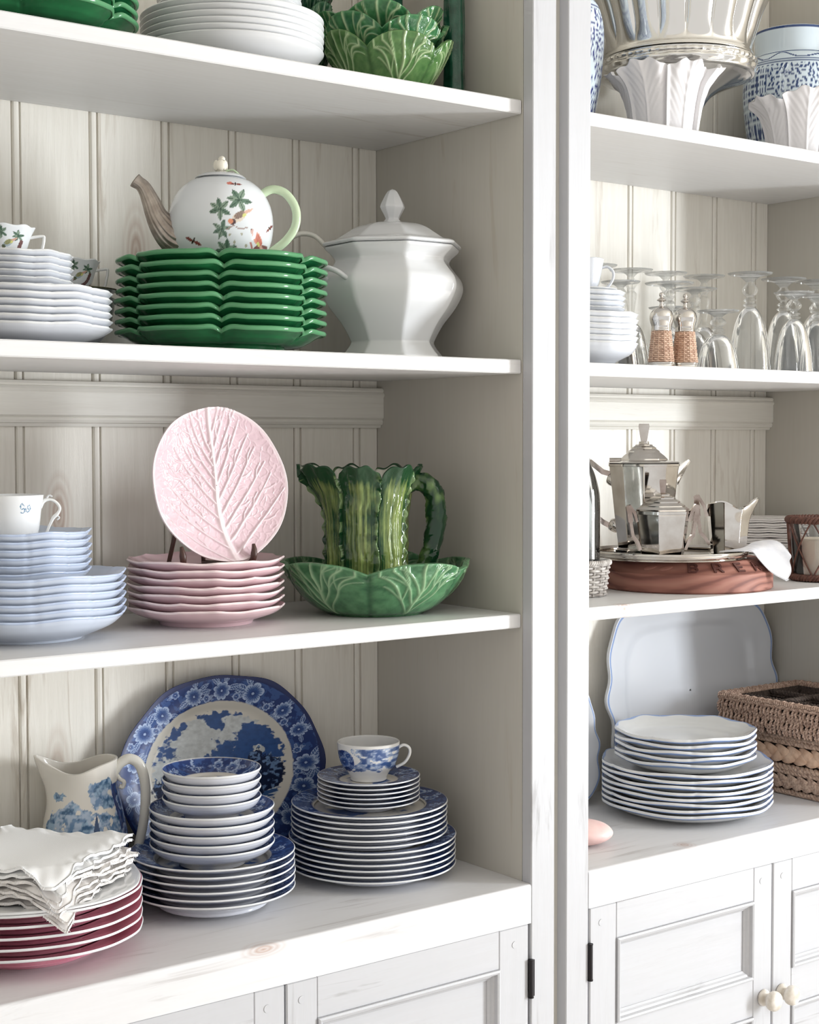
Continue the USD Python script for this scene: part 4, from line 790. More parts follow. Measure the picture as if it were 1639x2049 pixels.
t = thing('milk_jug', 'white jug with blue tree and steeple scene, left of the platter', 'jug', (1.051, 0.350, HC + 0.0003), -25)
s = np.linspace(0, 1, 130); HJ = 0.222; rr = np.interp(s, [0, 0.03, 0.10, 0.28, 0.45, 0.62, 0.80, 0.92, 1.0], [0.050, 0.054, 0.064, 0.0765, 0.0765, 0.069, 0.058, 0.0565, 0.059])
from scipy.ndimage import gaussian_filter1d
rr = 0.885 * gaussian_filter1d(rr, 4, mode='nearest'); outp = np.stack([rr, HJ * s], 1); innp = np.stack([np.maximum(rr - 0.0042, 0), np.maximum(HJ * s, 0.007)], 1)[::-1]
P = np.vstack([[(0, 0.003), (0.041, 0.003), (0.043, 0.0)], outp, innp, [(0, 0.007)]])
def jugmod(th, r, z):
    x = np.clip(z / HJ, 0, 1); sp_ = np.exp(-((((th - PI) + PI) % (2 * PI) - PI) / 0.42) ** 2); k = sst(0.62, 1.0, x) ** 1.5
    return r + 0.024 * sp_ * k, z + (0.016 * sp_ - 0.010 * np.exp(-((np.abs(((th - PI) + PI) % (2 * PI) - PI) - 1.3) / 0.6) ** 2) + 0.004 * np.cos(th)) * k
def jugpaint(v):
    X, Z_ = v[:, 0], v[:, 2]; r = np.hypot(X, v[:, 1]); c = np.tile(S(226, 221, 212), (len(v), 1)); outer = r > np.interp(Z_, HJ * s, rr) - 0.0022
    n1 = fbm(np.stack([X * 34 + 7, Z_ * 40 + 7, v[:, 1] * 34], -1), 5, 4); n2 = fbm(np.stack([X * 150, Z_ * 190, v[:, 1] * 150], -1), 4, 6)
    blob = lambda cx, cz, a, b: ((X - cx) / a) ** 2 + ((Z_ - cz) / b) ** 2
    dd = np.minimum.reduce([blob(-0.018, 0.120, 0.034, 0.040), blob(0.022, 0.178, 0.018, 0.016), blob(0.036, 0.120, 0.026, 0.032), blob(-0.028, 0.060, 0.05, 0.045), blob(0.02, 0.06, 0.05, 0.04), blob(0.004, 0.150, 0.018, 0.014)])
    n1 = fbm(np.stack([X * 55 + 7, Z_ * 62 + 7, v[:, 1] * 55], -1), 4, 4)
    m = outer & (v[:, 1] < 0.03) & (n1 + 0.14 * (n2 - 0.5) > 0.33 + 0.13 * dd)
    bl = mixc(S(60, 96, 132), S(150, 178, 204), sst(0.36, 0.66, n2)); bl[n1 < 0.55] = mixc(S(104, 136, 172), S(176, 192, 212), sst(0.4, 0.6, n2))[n1 < 0.55]; c[m] = bl[m]
    sx = 0.018; st_ = outer & (v[:, 1] < 0) & (np.abs(X - sx) < 0.0085 * np.clip((0.152 - Z_) / 0.05, 0, 1)) & (Z_ > 0.02); c[st_] = S(36, 66, 108)
    rf = outer & (v[:, 1] < 0) & (Z_ < 0.100) & (Z_ > 0.02) & (np.abs(X - 0.004) < 0.030 - 0.28 * np.abs(Z_ - 0.05)); c[rf] = mixc(S(50, 76, 112), S(110, 140, 176), n2)[rf]
    fl = outer & (r * np.abs(np.arctan2(v[:, 1], X)) < 0.034) & (Z_ < 0.19) & (Z_ > 0.02); c[fl] = tone(flowers(v[:, 1], Z_, 8, [(-0.012, 0.16, 0.015), (-0.016, 0.11, 0.017), (-0.012, 0.06, 0.015)]) * 0.9)[fl]
    return c
obj('body', lathe(P, 420, jugmod), M_paint, t, smooth=True, col=jugpaint)
hp = spline([(0.043, 0, 0.196), (0.054, 0, 0.214), (0.070, 0, 0.222), (0.086, 0, 0.211), (0.094, 0, 0.178), (0.092, 0, 0.130), (0.082, 0, 0.082), (0.071, 0, 0.055), (0.064, 0, 0.045)], 9)
obj('handle', tube(hp, np.interp(np.linspace(0, 1, len(hp)), [0, 0.3, 0.7, 1], [0.0075, 0.0085, 0.0075, 0.006]), 14, 0.8, upv=(0, 1, 0)), M_cream_glaze, t, smooth=60)
obj('handle_scroll', tube(spline([(0.046, 0, 0.205), (0.054, 0, 0.192), (0.061, 0, 0.186), (0.059, 0, 0.178), (0.054, 0, 0.180)], 6), 0.0036, 10), M_cream_glaze, t)

# ------------------------------------------------------------------ napkins on the cranberry plates
def cloth(fn, nu, nv, thick):
    u, v = np.meshgrid(np.linspace(0, 1, nu), np.linspace(0, 1, nv), indexing='ij'); P = fn(u, v); Q = P.copy(); Q[..., 2] -= thick
    a, b = grid(P, False), grid(Q, False); b.invert(); n = nu * nv; idx = np.arange(n).reshape(nu, nv); loop = np.concatenate([idx[:-1, 0], idx[-1, :-1], idx[:0:-1, -1], idx[0, :0:-1]]); l2 = np.roll(loop, -1)
    f = np.vstack([a.faces, b.faces + n, np.stack([loop, loop + n, l2], 1), np.stack([l2, loop + n, l2 + n], 1)])
    return trimesh.Trimesh(np.vstack([a.vertices, b.vertices]), f, process=False)
nz0 = HC + 6 * 0.0150 + 0.002
for k in range(7):
    rg = random.Random(40 + k); ph = [rg.uniform(0, 6) for _ in range(8)]; z = k * 0.0078; tw = rg.uniform(-3, 3); fr = [rg.uniform(0.8, 1.25) for _ in range(4)]
    def fn(u, v, k=k, ph=ph, fr=fr):
        x = (u - 0.5) * 0.205; y = (v - 0.5) * 0.205
        ed = np.maximum(np.abs(u - 0.5), np.abs(v - 0.5)) * 2; e = sst(0.70, 1.0, ed)
        x = x + (0.004 * np.sin(v * 15 * fr[0] + ph[0]) + 0.002 * np.sin(v * 37 + ph[5])) * e; y = y + (0.004 * np.sin(u * 17 * fr[1] + ph[1]) + 0.002 * np.sin(u * 41 + ph[6])) * e
        cor = sst(0.87, 1.0, (u + (1 - v)) / 2) * (0.030 - 0.0016 * k)
        zz = (0.0016 * np.sin(u * 19 * fr[2] + v * 5 + ph[2]) + 0.0014 * np.sin(v * 21 * fr[3] + u * 4 + ph[3]) + 0.0007 * np.sin((u + v) * 52 + ph[4])) * e - cor - 0.0012 * e ** 2 + 0.005 * sst(0.6, 1, u) * sst(0.45, 1, v) * (k > 4) - 0.004 * np.exp(-((u - 0.45) / 0.25) ** 2) * (k == 6)
        return np.stack([x, y, zz], -1)
    lab = f'white fringed linen napkin, {place_in(k, 7)} of the pile on the cranberry plates'
    t = thing('linen_napkin', lab, 'napkin', (0.886 + rg.uniform(-.002, .002), 0.162 + rg.uniform(-.002, .002), nz0 + z + 0.0135), -54 + tw, 'napkins on the cranberry plates')
    b = obj('cloth', cloth(fn, 90, 90, 0.0042), M_linen if k > 4 else M_linen_w, t, smooth=True)
    hairs = []
    for side in range(2):                                              # fringe along the front and the right edge
        for q in range(36):
            f_ = (q + rg.random()) / 36; u, v = (f_, 0.0) if side == 0 else (1.0, f_); p = fn(np.array(u), np.array(v)); d = np.array([0, -1, 0]) if side == 0 else np.array([1.0, 0, 0])
            e_ = p + d * rg.uniform(0.002, 0.004) + [rg.uniform(-.001, .001), rg.uniform(-.001, .001), rg.uniform(-.004, -.001)]
            hairs.append(tube([p, (p + e_) / 2 + [0, 0, 0.0005], e_], 0.0003, 4, cap=False))
    obj('fringe', cat(*hairs), M_linen, b, kind='stuff')

# ------------------------------------------------------------------ candlesticks on the top shelf
def candlestick(t):
    def md(th, r, z): return r * (1 + 0.05 * np.cos(6 * th + z * 4)), z
    obj('base', lathe(spline([(0.0, 0.0), (0.026, 0.0), (0.027, 0.004), (0.021, 0.010), (0.0175, 0.020), (0.0, 0.021)], 5), 48, md), M_candlestick, t, smooth=50)
    obj('stem', lathe(spline([(0.0, 0.018), (0.0165, 0.020), (0.0168, 0.08), (0.0175, 0.14), (0.0165, 0.20), (0.018, 0.26), (0.0215, 0.275), (0.0215, 0.285), (0.0, 0.286)], 8), 64, md), M_candlestick, t, smooth=50)
cs = thing('candlestick', 'bottle-green ceramic candlestick farther back, behind the cabbage bowls', 'candlestick', (1.608, 0.288, H1 + 0.0003), 0, 'green candlesticks'); candlestick(cs)
dup(cs, 'bottle-green ceramic candlestick nearer, against the side panel right of the cabbage bowls', (1.638, 0.160, H1 + 0.0003), 40)

# ------------------------------------------------------------------ right bookcase, top shelf: punch bowl, leaf pots, ginger jars
t = thing('punch_bowl', 'large fluted silver punch bowl on a pedestal foot', 'bowl', (2.222, 0.210, H1 + 0.0006), -47)
pf = spline([(0.0, 0.012), (0.046, 0.012), (0.056, 0.004), (0.068, 0.0), (0.070, 0.003), (0.062, 0.010), (0.048, 0.020), (0.040, 0.036), (0.040, 0.056), (0.047, 0.082), (0.066, 0.108), (0.100, 0.126), (0.126, 0.136), (0.138, 0.1415)], 6)
obj('pedestal_foot', lathe(np.vstack([pf, [(0.0, 0.1415)]]), 96), M_silver_b, t, smooth=50)
bd = spline([(0.10, 0.1405), (0.140, 0.1415), (0.147, 0.147), (0.150, 0.155), (0.147, 0.160), (0.149, 0.165), (0.147, 0.170), (0.143, 0.173), (0.10, 0.174)], 5)
obj('chased_band', lathe(bd, 200, lambda th, r, z: (r + 0.0010 * np.sign(np.cos(60 * th)) * (np.abs(z - 0.1655) < 0.004) + 0.0016 * np.cos(23 * th) * (np.abs(z - 0.153) < 0.006), z)), M_silver_b, t, smooth=40)
bl = spline([(0.10, 0.1735), (0.139, 0.1745), (0.142, 0.180), (0.1385, 0.188), (0.140, 0.205), (0.147, 0.235), (0.158, 0.268), (0.176, 0.303), (0.196, 0.332), (0.201, 0.341)], 9)
def flute(th, r, z):
    a = np.abs(np.sin(9 * th + 0.5)) ** 0.7 * 2 - 1; k = sst(0.182, 0.23, z); return r * (1 + 0.030 * a * k - 0.012 * np.exp(-(np.sin(9 * th + 0.5) / 0.12) ** 2) * k), z + 0.006 * a * sst(0.29, 0.34, z)
inn = np.array([(r - 0.003, z + 0.002) for r, z in bl[8:]])[::-1]
obj('fluted_bowl', lathe(np.vstack([bl, inn, [(0.0, 0.180)]]), 560, flute), M_silver_b, t, smooth=True)

def leaf_pot(t):
    prof = [(0.0, 0.005), (0.050, 0.005), (0.054, 0.0), (0.058, 0.0)]; s = np.linspace(0, 1, 70); rr = np.interp(s, [0, 0.08, 0.45, 0.75, 0.90, 1.0], [0.0585, 0.060, 0.0655, 0.074, 0.085, 0.094]); rr = gaussian_filter1d(rr, 4, mode='nearest')
    HP_ = 0.112; outp = np.stack([rr, 0.001 + (HP_ - 0.001) * s], 1); innp = np.stack([rr - 0.0045, np.maximum(outp[:, 1], 0.010)], 1)[::-1]; P = np.vstack([prof, outp, innp, [(0, 0.010)]])
    def md(th, r, z):
        x = np.clip(z / HP_, 0, 1); n = 6; u = (th * n / (2 * PI) + 0.35) % 1.0; a = u * 2 - 1; k = np.floor(th * n / (2 * PI) + 0.35) % n
        vein = np.exp(-(a / 0.07) ** 2) * 0.0016 + 0.0005 * np.cos((np.abs(a) * 0.9 - x * 1.5) * 26) * (np.abs(a) < 0.9) * x
        over = np.where(a > 0, -0.0035 * np.exp(-((1 - a) / 0.18) ** 2), 0.0045 * np.exp(-((1 + a) / 0.12) ** 2))
        dr = np.where(r > 0.056, vein + over + 0.006 * (1 - a * a) * x ** 2 + 0.0035 * np.cos(a * 8 + k * 2) * x ** 5 + 0.006 * np.cos(k * 1.9) * x ** 5, 0)
        return r + dr, z + np.where(r > 0.05, (0.013 * (1 - np.abs(a) ** 2.4) - 0.008 + 0.006 * np.cos(k * 2.6 + 1) + 0.0025 * np.sin(a * 10 + k)) * x ** 4, 0)
    obj('body', lathe(P, 480, md), M_bisque, t, smooth=True)
lp = thing('leaf_pot', 'white leaf-shaped pot in front of the silver punch bowl', 'pot', (2.075, 0.103, H1 + 0.0003), -52, 'white leaf pots'); leaf_pot(lp)
dup(lp, 'white leaf-shaped pot in front of the blue and white jar', (2.455, 0.104, H1 + 0.0003), -20)

BLU = S(44, 66, 112)
def jar_paint(R, H0, phs, dark):
    rg = random.Random(3); A_, B_ = [], []
    L = 2 * PI * R
    strokes = []
    cs_ = [(-L / 2 + (i + 0.5 * (j % 2)) * 0.047, 0.012 + j * 0.041) for i in range(int(L / 0.047) + 1) for j in range(6)]
    for q, (cx, cz) in enumerate(cs_):
        cx += rg.uniform(-.004, .004); cz += rg.uniform(-.004, .004)
        for ring in (0.0075, 0.0155, 0.0235):
            m_ = int(2 * PI * ring / 0.0105)
            for j in range(m_):
                a = 2 * PI * j / m_ + rg.uniform(-.12, .12) + ring * 100; strokes.append((cx + ring * math.cos(a), cz + ring * math.sin(a), a + 0.95 + rg.uniform(-.3, .3), 0.0056, 0.0023, q))
    keep = []; seen = {}
    for s_ in strokes:                                                 # keep strokes apart
        key = (round(s_[0] / 0.0084), round(s_[1] / 0.0084))
        if key in seen: continue
        seen[key] = 1; keep.append(s_)
    def col(v):
        th = np.arctan2(v[:, 1], v[:, 0]); X = th * R; Z_ = v[:, 2]; r = np.hypot(v[:, 0], v[:, 1]); c = np.tile(S(206, 218, 226), (len(v), 1)); mk = np.zeros(len(v), bool)
        body = (Z_ > 0.006) & (Z_ < H0 * 0.90)
        pan = body & (np.abs(((th - phs + PI) % (2 * PI)) - PI) < 0.42)
        order = np.argsort(X); Xs = X[order]
        for (cx, cz, a, ln, wd, q) in keep:
            i0, i1 = np.searchsorted(Xs, [cx - ln, cx + ln]); ii = order[i0:i1]; jj = ii[np.abs(Z_[ii] - cz) < ln]
            if len(jj):
                m, _, _ = lens(X[jj], Z_[jj], cx, cz, a, ln, wd); mk[jj[m]] = True
        mk &= body & ~pan
        px = (((th - phs + PI) % (2 * PI)) - PI) * R; gx, gz = px / 0.0125, Z_ / 0.0135; fx, fz = gx - np.floor(gx), gz - np.floor(gz); hsh = np.abs(np.sin(np.floor(gx) * 12.9 + np.floor(gz) * 78.2) * 437.5) % 1
        blk = np.where(hsh < 0.5, (fx > 0.18) & (fx < 0.78) & ((fz > 0.12) & (fz < 0.9)) & ~((np.abs(fx - 0.48) < 0.13) & (hsh < 0.3)), (np.abs(fz - 0.5) < 0.26) & (fx > 0.05) | (np.abs(fx - 0.5) < 0.18) & (hsh > 0.75))
        mk |= pan & blk
        for z0, w in ((H0 * 0.915, 0.0012), (H0 * 0.935, 0.0008), (H0 * 1.01, 0.0008), (H0 * 1.215, 0.0024)): mk |= np.abs(Z_ - z0) < w
        mk |= (Z_ > H0 * 0.95) & (Z_ < H0 * 1.0) & (np.abs(np.sin(X * 60 + 0.8 * np.sin(X * 31)) * 0.5 + 0.5 - (Z_ - H0 * 0.95) / (H0 * 0.05)) < 0.12)
        c[mk] = dark; return c
    return col
t = thing('ginger_jar', 'large blue and white jar with scrolling leaves, right of the punch bowl', 'jar', (2.628, 0.264, H1 + 0.0015), -50)
pj = spline([(0.0, 0.004), (0.066, 0.004), (0.070, 0.0), (0.074, 0.001), (0.082, 0.03), (0.094, 0.085), (0.1015, 0.14), (0.1035, 0.18), (0.100, 0.215), (0.090, 0.238), (0.0815, 0.247), (0.079, 0.252), (0.0795, 0.275), (0.081, 0.296), (0.079, 0.2985), (0.0755, 0.296), (0.073, 0.25), (0.085, 0.2), (0.06, 0.02), (0.0, 0.012)], 10)
pj[:, 1] = np.maximum(pj[:, 1], 0); obj('body', lathe(pj, 560), M_paint, t, smooth=True, col=jar_paint(0.102, 0.244, -PI / 2 - 0.98, BLU))
t = thing('ginger_jar', 'blue and white jar beside the stile, left of the punch bowl', 'jar', (1.918, 0.205, H1 + 0.0015), -42)
pj2 = spline([(0.0, 0.004), (0.044, 0.004), (0.048, 0.0), (0.052, 0.001), (0.060, 0.03), (0.071, 0.09), (0.0765, 0.15), (0.0755, 0.19), (0.067, 0.222), (0.052, 0.240), (0.046, 0.245), (0.046, 0.262), (0.044, 0.263), (0.042, 0.25), (0.05, 0.2), (0.04, 0.02), (0.0, 0.012)], 10)
pj2[:, 1] = np.maximum(pj2[:, 1], 0); obj('body', lathe(pj2, 480), M_paint, t, smooth=True, col=jar_paint(0.0765, 0.236, -PI / 2 + 0.30, S(48, 56, 116)))

# ------------------------------------------------------------------ second shelf right: goblets upside down, shakers
def goblet(name, lab, x, y, h, rb, rfoot, kind, group, rz=0):
    """an upturned stemmed glass: rim on the shelf, foot in the air"""
    t = thing(name, lab, 'glass', (x, y, H2 + 0.0003), rz, group)
    hb = {'tall': 0.66, 'wine': 0.66, 'short': 0.60, 'flute': 0.50}[kind] * h
    prof = spline([(rb, 0.0), (rb * 0.965, hb * 0.16), (rb * 0.88, hb * 0.42), (rb * 0.74, hb * 0.68), (rb * 0.56, hb * 0.86), (rb * 0.34, hb * 0.965), (0.0065, hb)], 7)
    inner = np.array([(max(r - 0.0016, 0.0005), z - (0.0016 if r < rb * 0.7 else 0)) for r, z in prof])
    obj('bowl', lathe(np.vstack([prof, [(0.0003, hb + 0.0004)], inner[::-1]])[::-1], 72), M_glass, t, smooth=60)
    z = lambda f: hb + (h - hb) * f
    if kind == 'flute': st_ = [(0.0003, z(0)), (0.008, z(0.0)), (0.0105, z(0.04)), (0.0065, z(0.10)), (0.0085, z(0.30)), (0.0115, z(0.52)), (0.0065, z(0.60)), (0.0075, z(0.64)), (0.0125, z(0.72)), (0.0085, z(0.81)), (0.006, z(0.86)), (0.012, z(0.92)), (0.0155, z(0.945))]
    else: st_ = [(0.0003, z(0)), (0.0085, z(0.0)), (0.0135, z(0.06)), (0.0085, z(0.13)), (0.0125, z(0.20)), (0.0065, z(0.29)), (0.0115, z(0.37)), (0.0150, z(0.50)), (0.0115, z(0.63)), (0.0075, z(0.72)), (0.012, z(0.80)), (0.0165, z(0.87))]
    obj('stem', lathe(np.vstack([spline(st_, 6), [(0.0003, st_[-1][1])]]), 40), M_stem, t, smooth=60)
    f0 = st_[-1][1]; fp = spline([(0.0165, f0 - 0.0005), (rfoot * 0.62, h - (h - f0) * 0.52), (rfoot * 0.93, h - 0.0032), (rfoot, h - 0.0012), (rfoot * 0.985, h), (rfoot * 0.6, h - 0.003), (0.0003, h - 0.004)], 6)
    obj('foot', lathe(np.vstack([[(0.0003, f0 - 0.0005)], fp]), 72), M_foot, t, smooth=60)
    return t
G = 'upturned glasses on the second shelf'
for (nm, lab, x, y, h, rb, rfo, k) in [
    ('goblet', 'large upturned goblet, nearest tall one with a broad clear bowl', 2.344, 0.132, 0.19, 0.041, 0.042, 'tall'),
    ('goblet', 'large upturned goblet, right behind the two front wine glasses', 2.462, 0.148, 0.188, 0.040, 0.043, 'tall'),
    ('goblet', 'large upturned goblet at the right picture edge, behind the last wine glass', 2.566, 0.150, 0.19, 0.041, 0.043, 'tall'),
    ('wine_glass', 'upturned wine glass at the front, left of the two full-view ones', 2.383, 0.058, 0.150, 0.037, 0.037, 'wine'),
    ('wine_glass', 'upturned wine glass at the front, right of the two full-view ones', 2.462, 0.066, 0.150, 0.036, 0.037, 'wine'),
    ('wine_glass', 'upturned wine glass cut by the right picture edge, front row', 2.548, 0.070, 0.150, 0.036, 0.037, 'wine'),
    ('sherry_glass', 'short upturned glass just right of the two silver-topped shakers', 2.216, 0.098, 0.110, 0.039, 0.038, 'short'),
    ('sherry_glass', 'short upturned glass behind and above the silver-topped shakers', 2.226, 0.234, 0.126, 0.038, 0.037, 'short'),
    ('water_glass', 'tall upturned glass, back row, leftmost above the white plates', 2.108, 0.312, 0.206, 0.040, 0.041, 'flute'),
    ('water_glass', 'tall upturned glass, back row, second from the left', 2.220, 0.328, 0.206, 0.040, 0.042, 'flute'),
    ('water_glass', 'tall upturned glass, back row, third from the left', 2.318, 0.328, 0.206, 0.040, 0.042, 'flute'),
    ('water_glass', 'tall upturned glass, back row, fourth from the left, behind the large goblet', 2.424, 0.322, 0.206, 0.040, 0.042, 'flute'),
    ('tall_wine_glass', 'upturned glass in the middle row, beside the white plate stack', 2.078, 0.214, 0.165, 0.037, 0.036, 'flute'),
    ('tall_wine_glass', 'upturned glass in the middle row, right above the right shaker', 2.170, 0.178, 0.165, 0.037, 0.045, 'flute'),
    ('tall_wine_glass', 'upturned glass in the middle row, between short glass and large goblet', 2.300, 0.234, 0.166, 0.036, 0.043, 'flute')]:
    goblet(nm, lab, x, y, h, rb, rfo, k, G)

def shaker(t):
    obj('base', lathe(spline([(0.0, 0.0), (0.0245, 0.0), (0.0255, 0.002), (0.0235, 0.005), (0.0245, 0.008), (0.0225, 0.0105), (0.0, 0.0106)], 5), 48), M_silver_b, t, smooth=50)
    core = [(0.0, 0.0104), (0.0215, 0.0104), (0.0155, 0.068), (0.0, 0.068)]
    w = [lathe(core, 40)]; nl = 17
    for k in range(nl):                                                # woven canes round upright stakes
        z = 0.0125 + k * 0.0034; r0 = np.interp(z, [0.0104, 0.068], [0.0222, 0.0162]); a = np.linspace(0, 2 * PI, 97); r = r0 + 0.0009 * np.cos(12 * a + PI * (k % 2))
        w.append(tube(np.stack([r * np.cos(a), r * np.sin(a), np.full(97, z)], 1), 0.0015, 6, cap=False))
    obj('wicker_cover', cat(*w), M_wicker, t, smooth=60, kind='stuff')
    st_ = []
    for q in range(12):
        a = (q + 0.0) * PI / 6; st_.append(tube([(0.0229 * math.cos(a), 0.0229 * math.sin(a), 0.0108), (0.0168 * math.cos(a), 0.0168 * math.sin(a), 0.067)], 0.0010, 6))
    for s_ in st_[:0]: pass
    obj('wicker_stakes', cat(*st_), M_wicker, t, smooth=60, kind='stuff')
    d = obj('domed_cap', lathe(spline([(0.0, 0.066), (0.0172, 0.066), (0.0182, 0.068), (0.0178, 0.074), (0.0188, 0.078), (0.0212, 0.086), (0.0215, 0.093), (0.0185, 0.101), (0.012, 0.107), (0.006, 0.1095), (0.0045, 0.111), (0.0, 0.111)], 6), 48), M_silver, t, smooth=50)
    obj('finial', lathe(spline([(0.0, 0.1105), (0.0042, 0.1105), (0.0034, 0.116), (0.0045, 0.119), (0.0085, 0.1215), (0.0055, 0.1245), (0.003, 0.127), (0.0045, 0.1305), (0.0036, 0.1345), (0.0, 0.136)], 5), 24), M_silver, d, smooth=50)
sh = thing('salt_shaker', 'wicker-wrapped shaker with a silver dome, the left one of the pair', 'shaker', (2.068, 0.100, H2 + 0.0003), 0, 'wicker and silver shakers'); shaker(sh)
dup(sh, 'wicker-wrapped shaker with a silver dome, the right one of the pair', (2.121, 0.092, H2 + 0.0003), 40)

# ------------------------------------------------------------------ third shelf right: board, tray, silver tea things
t = thing('bread_board', 'round reddish bread board with carved letters, under the silver tray', 'board', (2.236, 0.193, H3 + 0.0003), -47)
RB = 0.164
obj('body', lathe(spline([(0.0, 0.0), (RB - 0.003, 0.0)], 2).tolist() + [(RB, 0.003), (RB, 0.0335), (RB - 0.0015, 0.0355), (RB - 0.003, 0.0358), (RB - 0.027, 0.0562), (RB - 0.031, 0.058), (0.0, 0.058)], 160), M_board, t, smooth=28)
sl = math.degrees(math.atan2(0.0204, 0.024))
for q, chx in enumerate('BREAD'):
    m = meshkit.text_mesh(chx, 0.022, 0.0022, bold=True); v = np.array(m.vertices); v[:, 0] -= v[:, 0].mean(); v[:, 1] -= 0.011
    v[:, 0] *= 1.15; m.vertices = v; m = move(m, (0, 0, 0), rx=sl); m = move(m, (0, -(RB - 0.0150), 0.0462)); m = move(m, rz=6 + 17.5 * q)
    obj('carved_letter', m, M_carve_shade, t, smooth=False)
for q in (-26, -14):
    lf = trimesh.creation.icosphere(subdivisions=2, radius=1.0); lf.apply_scale([0.013, 0.006, 0.0018])
    obj('carved_leaf', move(move(move(lf, rz=20), (0, -(RB - 0.0150), 0.0462), rx=sl), rz=q), M_board, t, smooth=True)

ZT = H3 + 0.0588
t = thing('silver_tray', 'round silver tray on the bread board, carrying the coffee set', 'tray', (2.190, 0.196, ZT), -47)
obj('body', lathe(spline([(0.0, 0.0), (0.134, 0.0), (0.144, 0.002), (0.1505, 0.009), (0.1515, 0.0135), (0.1495, 0.0150), (0.145, 0.0105), (0.138, 0.006), (0.0, 0.006)], 6), 128), M_silver, t, smooth=30)
zt2 = ZT + 0.0063
def facet(th, r, z, n=10, off=0.12):
    a = (th - off + PI / n) % (2 * PI / n) - PI / n; f = math.cos(PI / n) / np.cos(a); return r * f * 1.02, z
def sil_handle(t, P, w, mat, turn=0):                                          # angular strap handle cut from sheet: bar thickest in the middle
    from shapely.geometry import LineString
    from shapely.ops import unary_union
    q = np.array(P, float)[:, [0, 2]]; n = len(q); band = unary_union([LineString(q).buffer(w * 0.55, cap_style='flat', join_style='mitre', mitre_limit=2.5)] + [LineString(q[n // 2 - 2:n // 2 + 1]).buffer(w * 0.85, cap_style='flat', join_style='mitre')])
    m = trimesh.creation.extrude_polygon(band.simplify(0.0002), w * 1.5, engine='earcut'); v = np.array(m.vertices); m.vertices = np.stack([v[:, 0], -(v[:, 2] - w * 0.75), v[:, 1]], 1)
    obj('handle', move(m, rz=turn), mat, t, smooth=25)
def densify(pts, k=1):
    p = np.array(pts, float); out = []
    for a, b in zip(p[:-1], p[1:]): out += [a + (b - a) * i / k for i in range(k)]
    return np.array(out + [p[-1]])

t = thing('coffee_pot', 'tall faceted silver coffee pot with stepped lid, at the back of the tray', 'coffee pot', (2.166, 0.238, zt2), -45.6)
prof = [(0.0, 0.0), (0.058, 0.0), (0.058, 0.003), (0.0545, 0.0035), (0.0545, 0.007), (0.0515, 0.0075), (0.0515, 0.0105), (0.049, 0.011), (0.050, 0.018), (0.0555, 0.06), (0.0605, 0.105), (0.0655, 0.150), (0.0675, 0.166), (0.0675, 0.1665), (0.069, 0.167), (0.069, 0.1715), (0.0, 0.1715)]
obj('body', lathe(prof, 200, lambda th, r, z: facet(th, r, z, 10, 0.02)), M_silver, t, smooth=20)
lidp = [(0.0, 0.1712), (0.066, 0.1712), (0.070, 0.173), (0.066, 0.1755), (0.046, 0.179), (0.0455, 0.181), (0.039, 0.1875), (0.031, 0.1935), (0.030, 0.196), (0.024, 0.200), (0.0235, 0.2025), (0.017, 0.206), (0.0165, 0.208), (0.010, 0.2095), (0.0095, 0.214), (0.0, 0.214)]
ld = obj('lid', lathe(lidp, 160, lambda th, r, z: facet(th, r, z, 10, 0.02)), M_silver, t, smooth=20)
fin = trimesh.convex.convex_hull(np.array([(sx * a, sy * b, z) for (a, b, z) in ((0.0055, 0.004, 0.2125), (0.0065, 0.0045, 0.222), (0.0105, 0.006, 0.243), (0.0095, 0.0055, 0.248)) for sx in (-1, 1) for sy in (-1, 1)]))
obj('finial', fin, M_silver, ld, smooth=False)
obj('lid_hinge', move(trimesh.creation.cylinder(0.0045, 0.026, sections=20), (-0.052, -0.012, 0.1785), ry=90, rz=0), M_silver, t, smooth=40)
spv = np.array([(x, y, z) for (x, y, z) in [(0.060, -0.018, 0.165), (0.060, 0.018, 0.165), (0.064, 0.0, 0.130), (0.062, -0.014, 0.148), (0.062, 0.014, 0.148), (0.084, -0.005, 0.180), (0.084, 0.005, 0.180), (0.088, 0.0, 0.176), (0.080, 0, 0.170)]])
obj('spout', trimesh.convex.convex_hull(spv), M_silver_b, t, smooth=25)
sil_handle(t, densify([(-0.056, 0, 0.150), (-0.078, 0, 0.156), (-0.1010, 0, 0.1745), (-0.1075, 0, 0.173), (-0.1000, 0, 0.120), (-0.088, 0, 0.068), (-0.078, 0, 0.060), (-0.052, 0, 0.046)], 1), 0.0090, M_silver_d)
soc = [lathe(spline([(0.0, 0), (0.012, 0.0), (0.013, 0.012), (0.009, 0.02), (0.0, 0.021)], 4), 20)]
for q in ((-0.050, 0, 0.138), (-0.046, 0, 0.050)): obj('handle_socket', move(soc[0], q, ry=-70), M_silver, t, smooth=50)

t = thing('sugar_bowl', 'small lidded silver sugar bowl in front of the coffee pot', 'sugar bowl', (2.114, 0.138, zt2), -46)
prof = [(0.0, 0.0), (0.039, 0.0), (0.0405, 0.002), (0.0455, 0.035), (0.0505, 0.072), (0.052, 0.080), (0.053, 0.0805), (0.053, 0.086), (0.0, 0.0865)]
off = math.radians(-98)
obj('body', lathe(prof, 200, lambda th, r, z: facet(th, r, z, 6, off + PI / 6)), M_silver, t, smooth=20)
lidp = [(0.0, 0.0862), (0.051, 0.0862), (0.052, 0.089), (0.044, 0.094), (0.0435, 0.096), (0.034, 0.101), (0.0335, 0.1035), (0.025, 0.108), (0.0245, 0.1105), (0.015, 0.114), (0.0145, 0.1165), (0.007, 0.119), (0.0, 0.1195)]
ld = obj('lid', lathe(lidp, 160, lambda th, r, z: facet(th, r, z, 6, off + PI / 6)), M_silver, t, smooth=20)
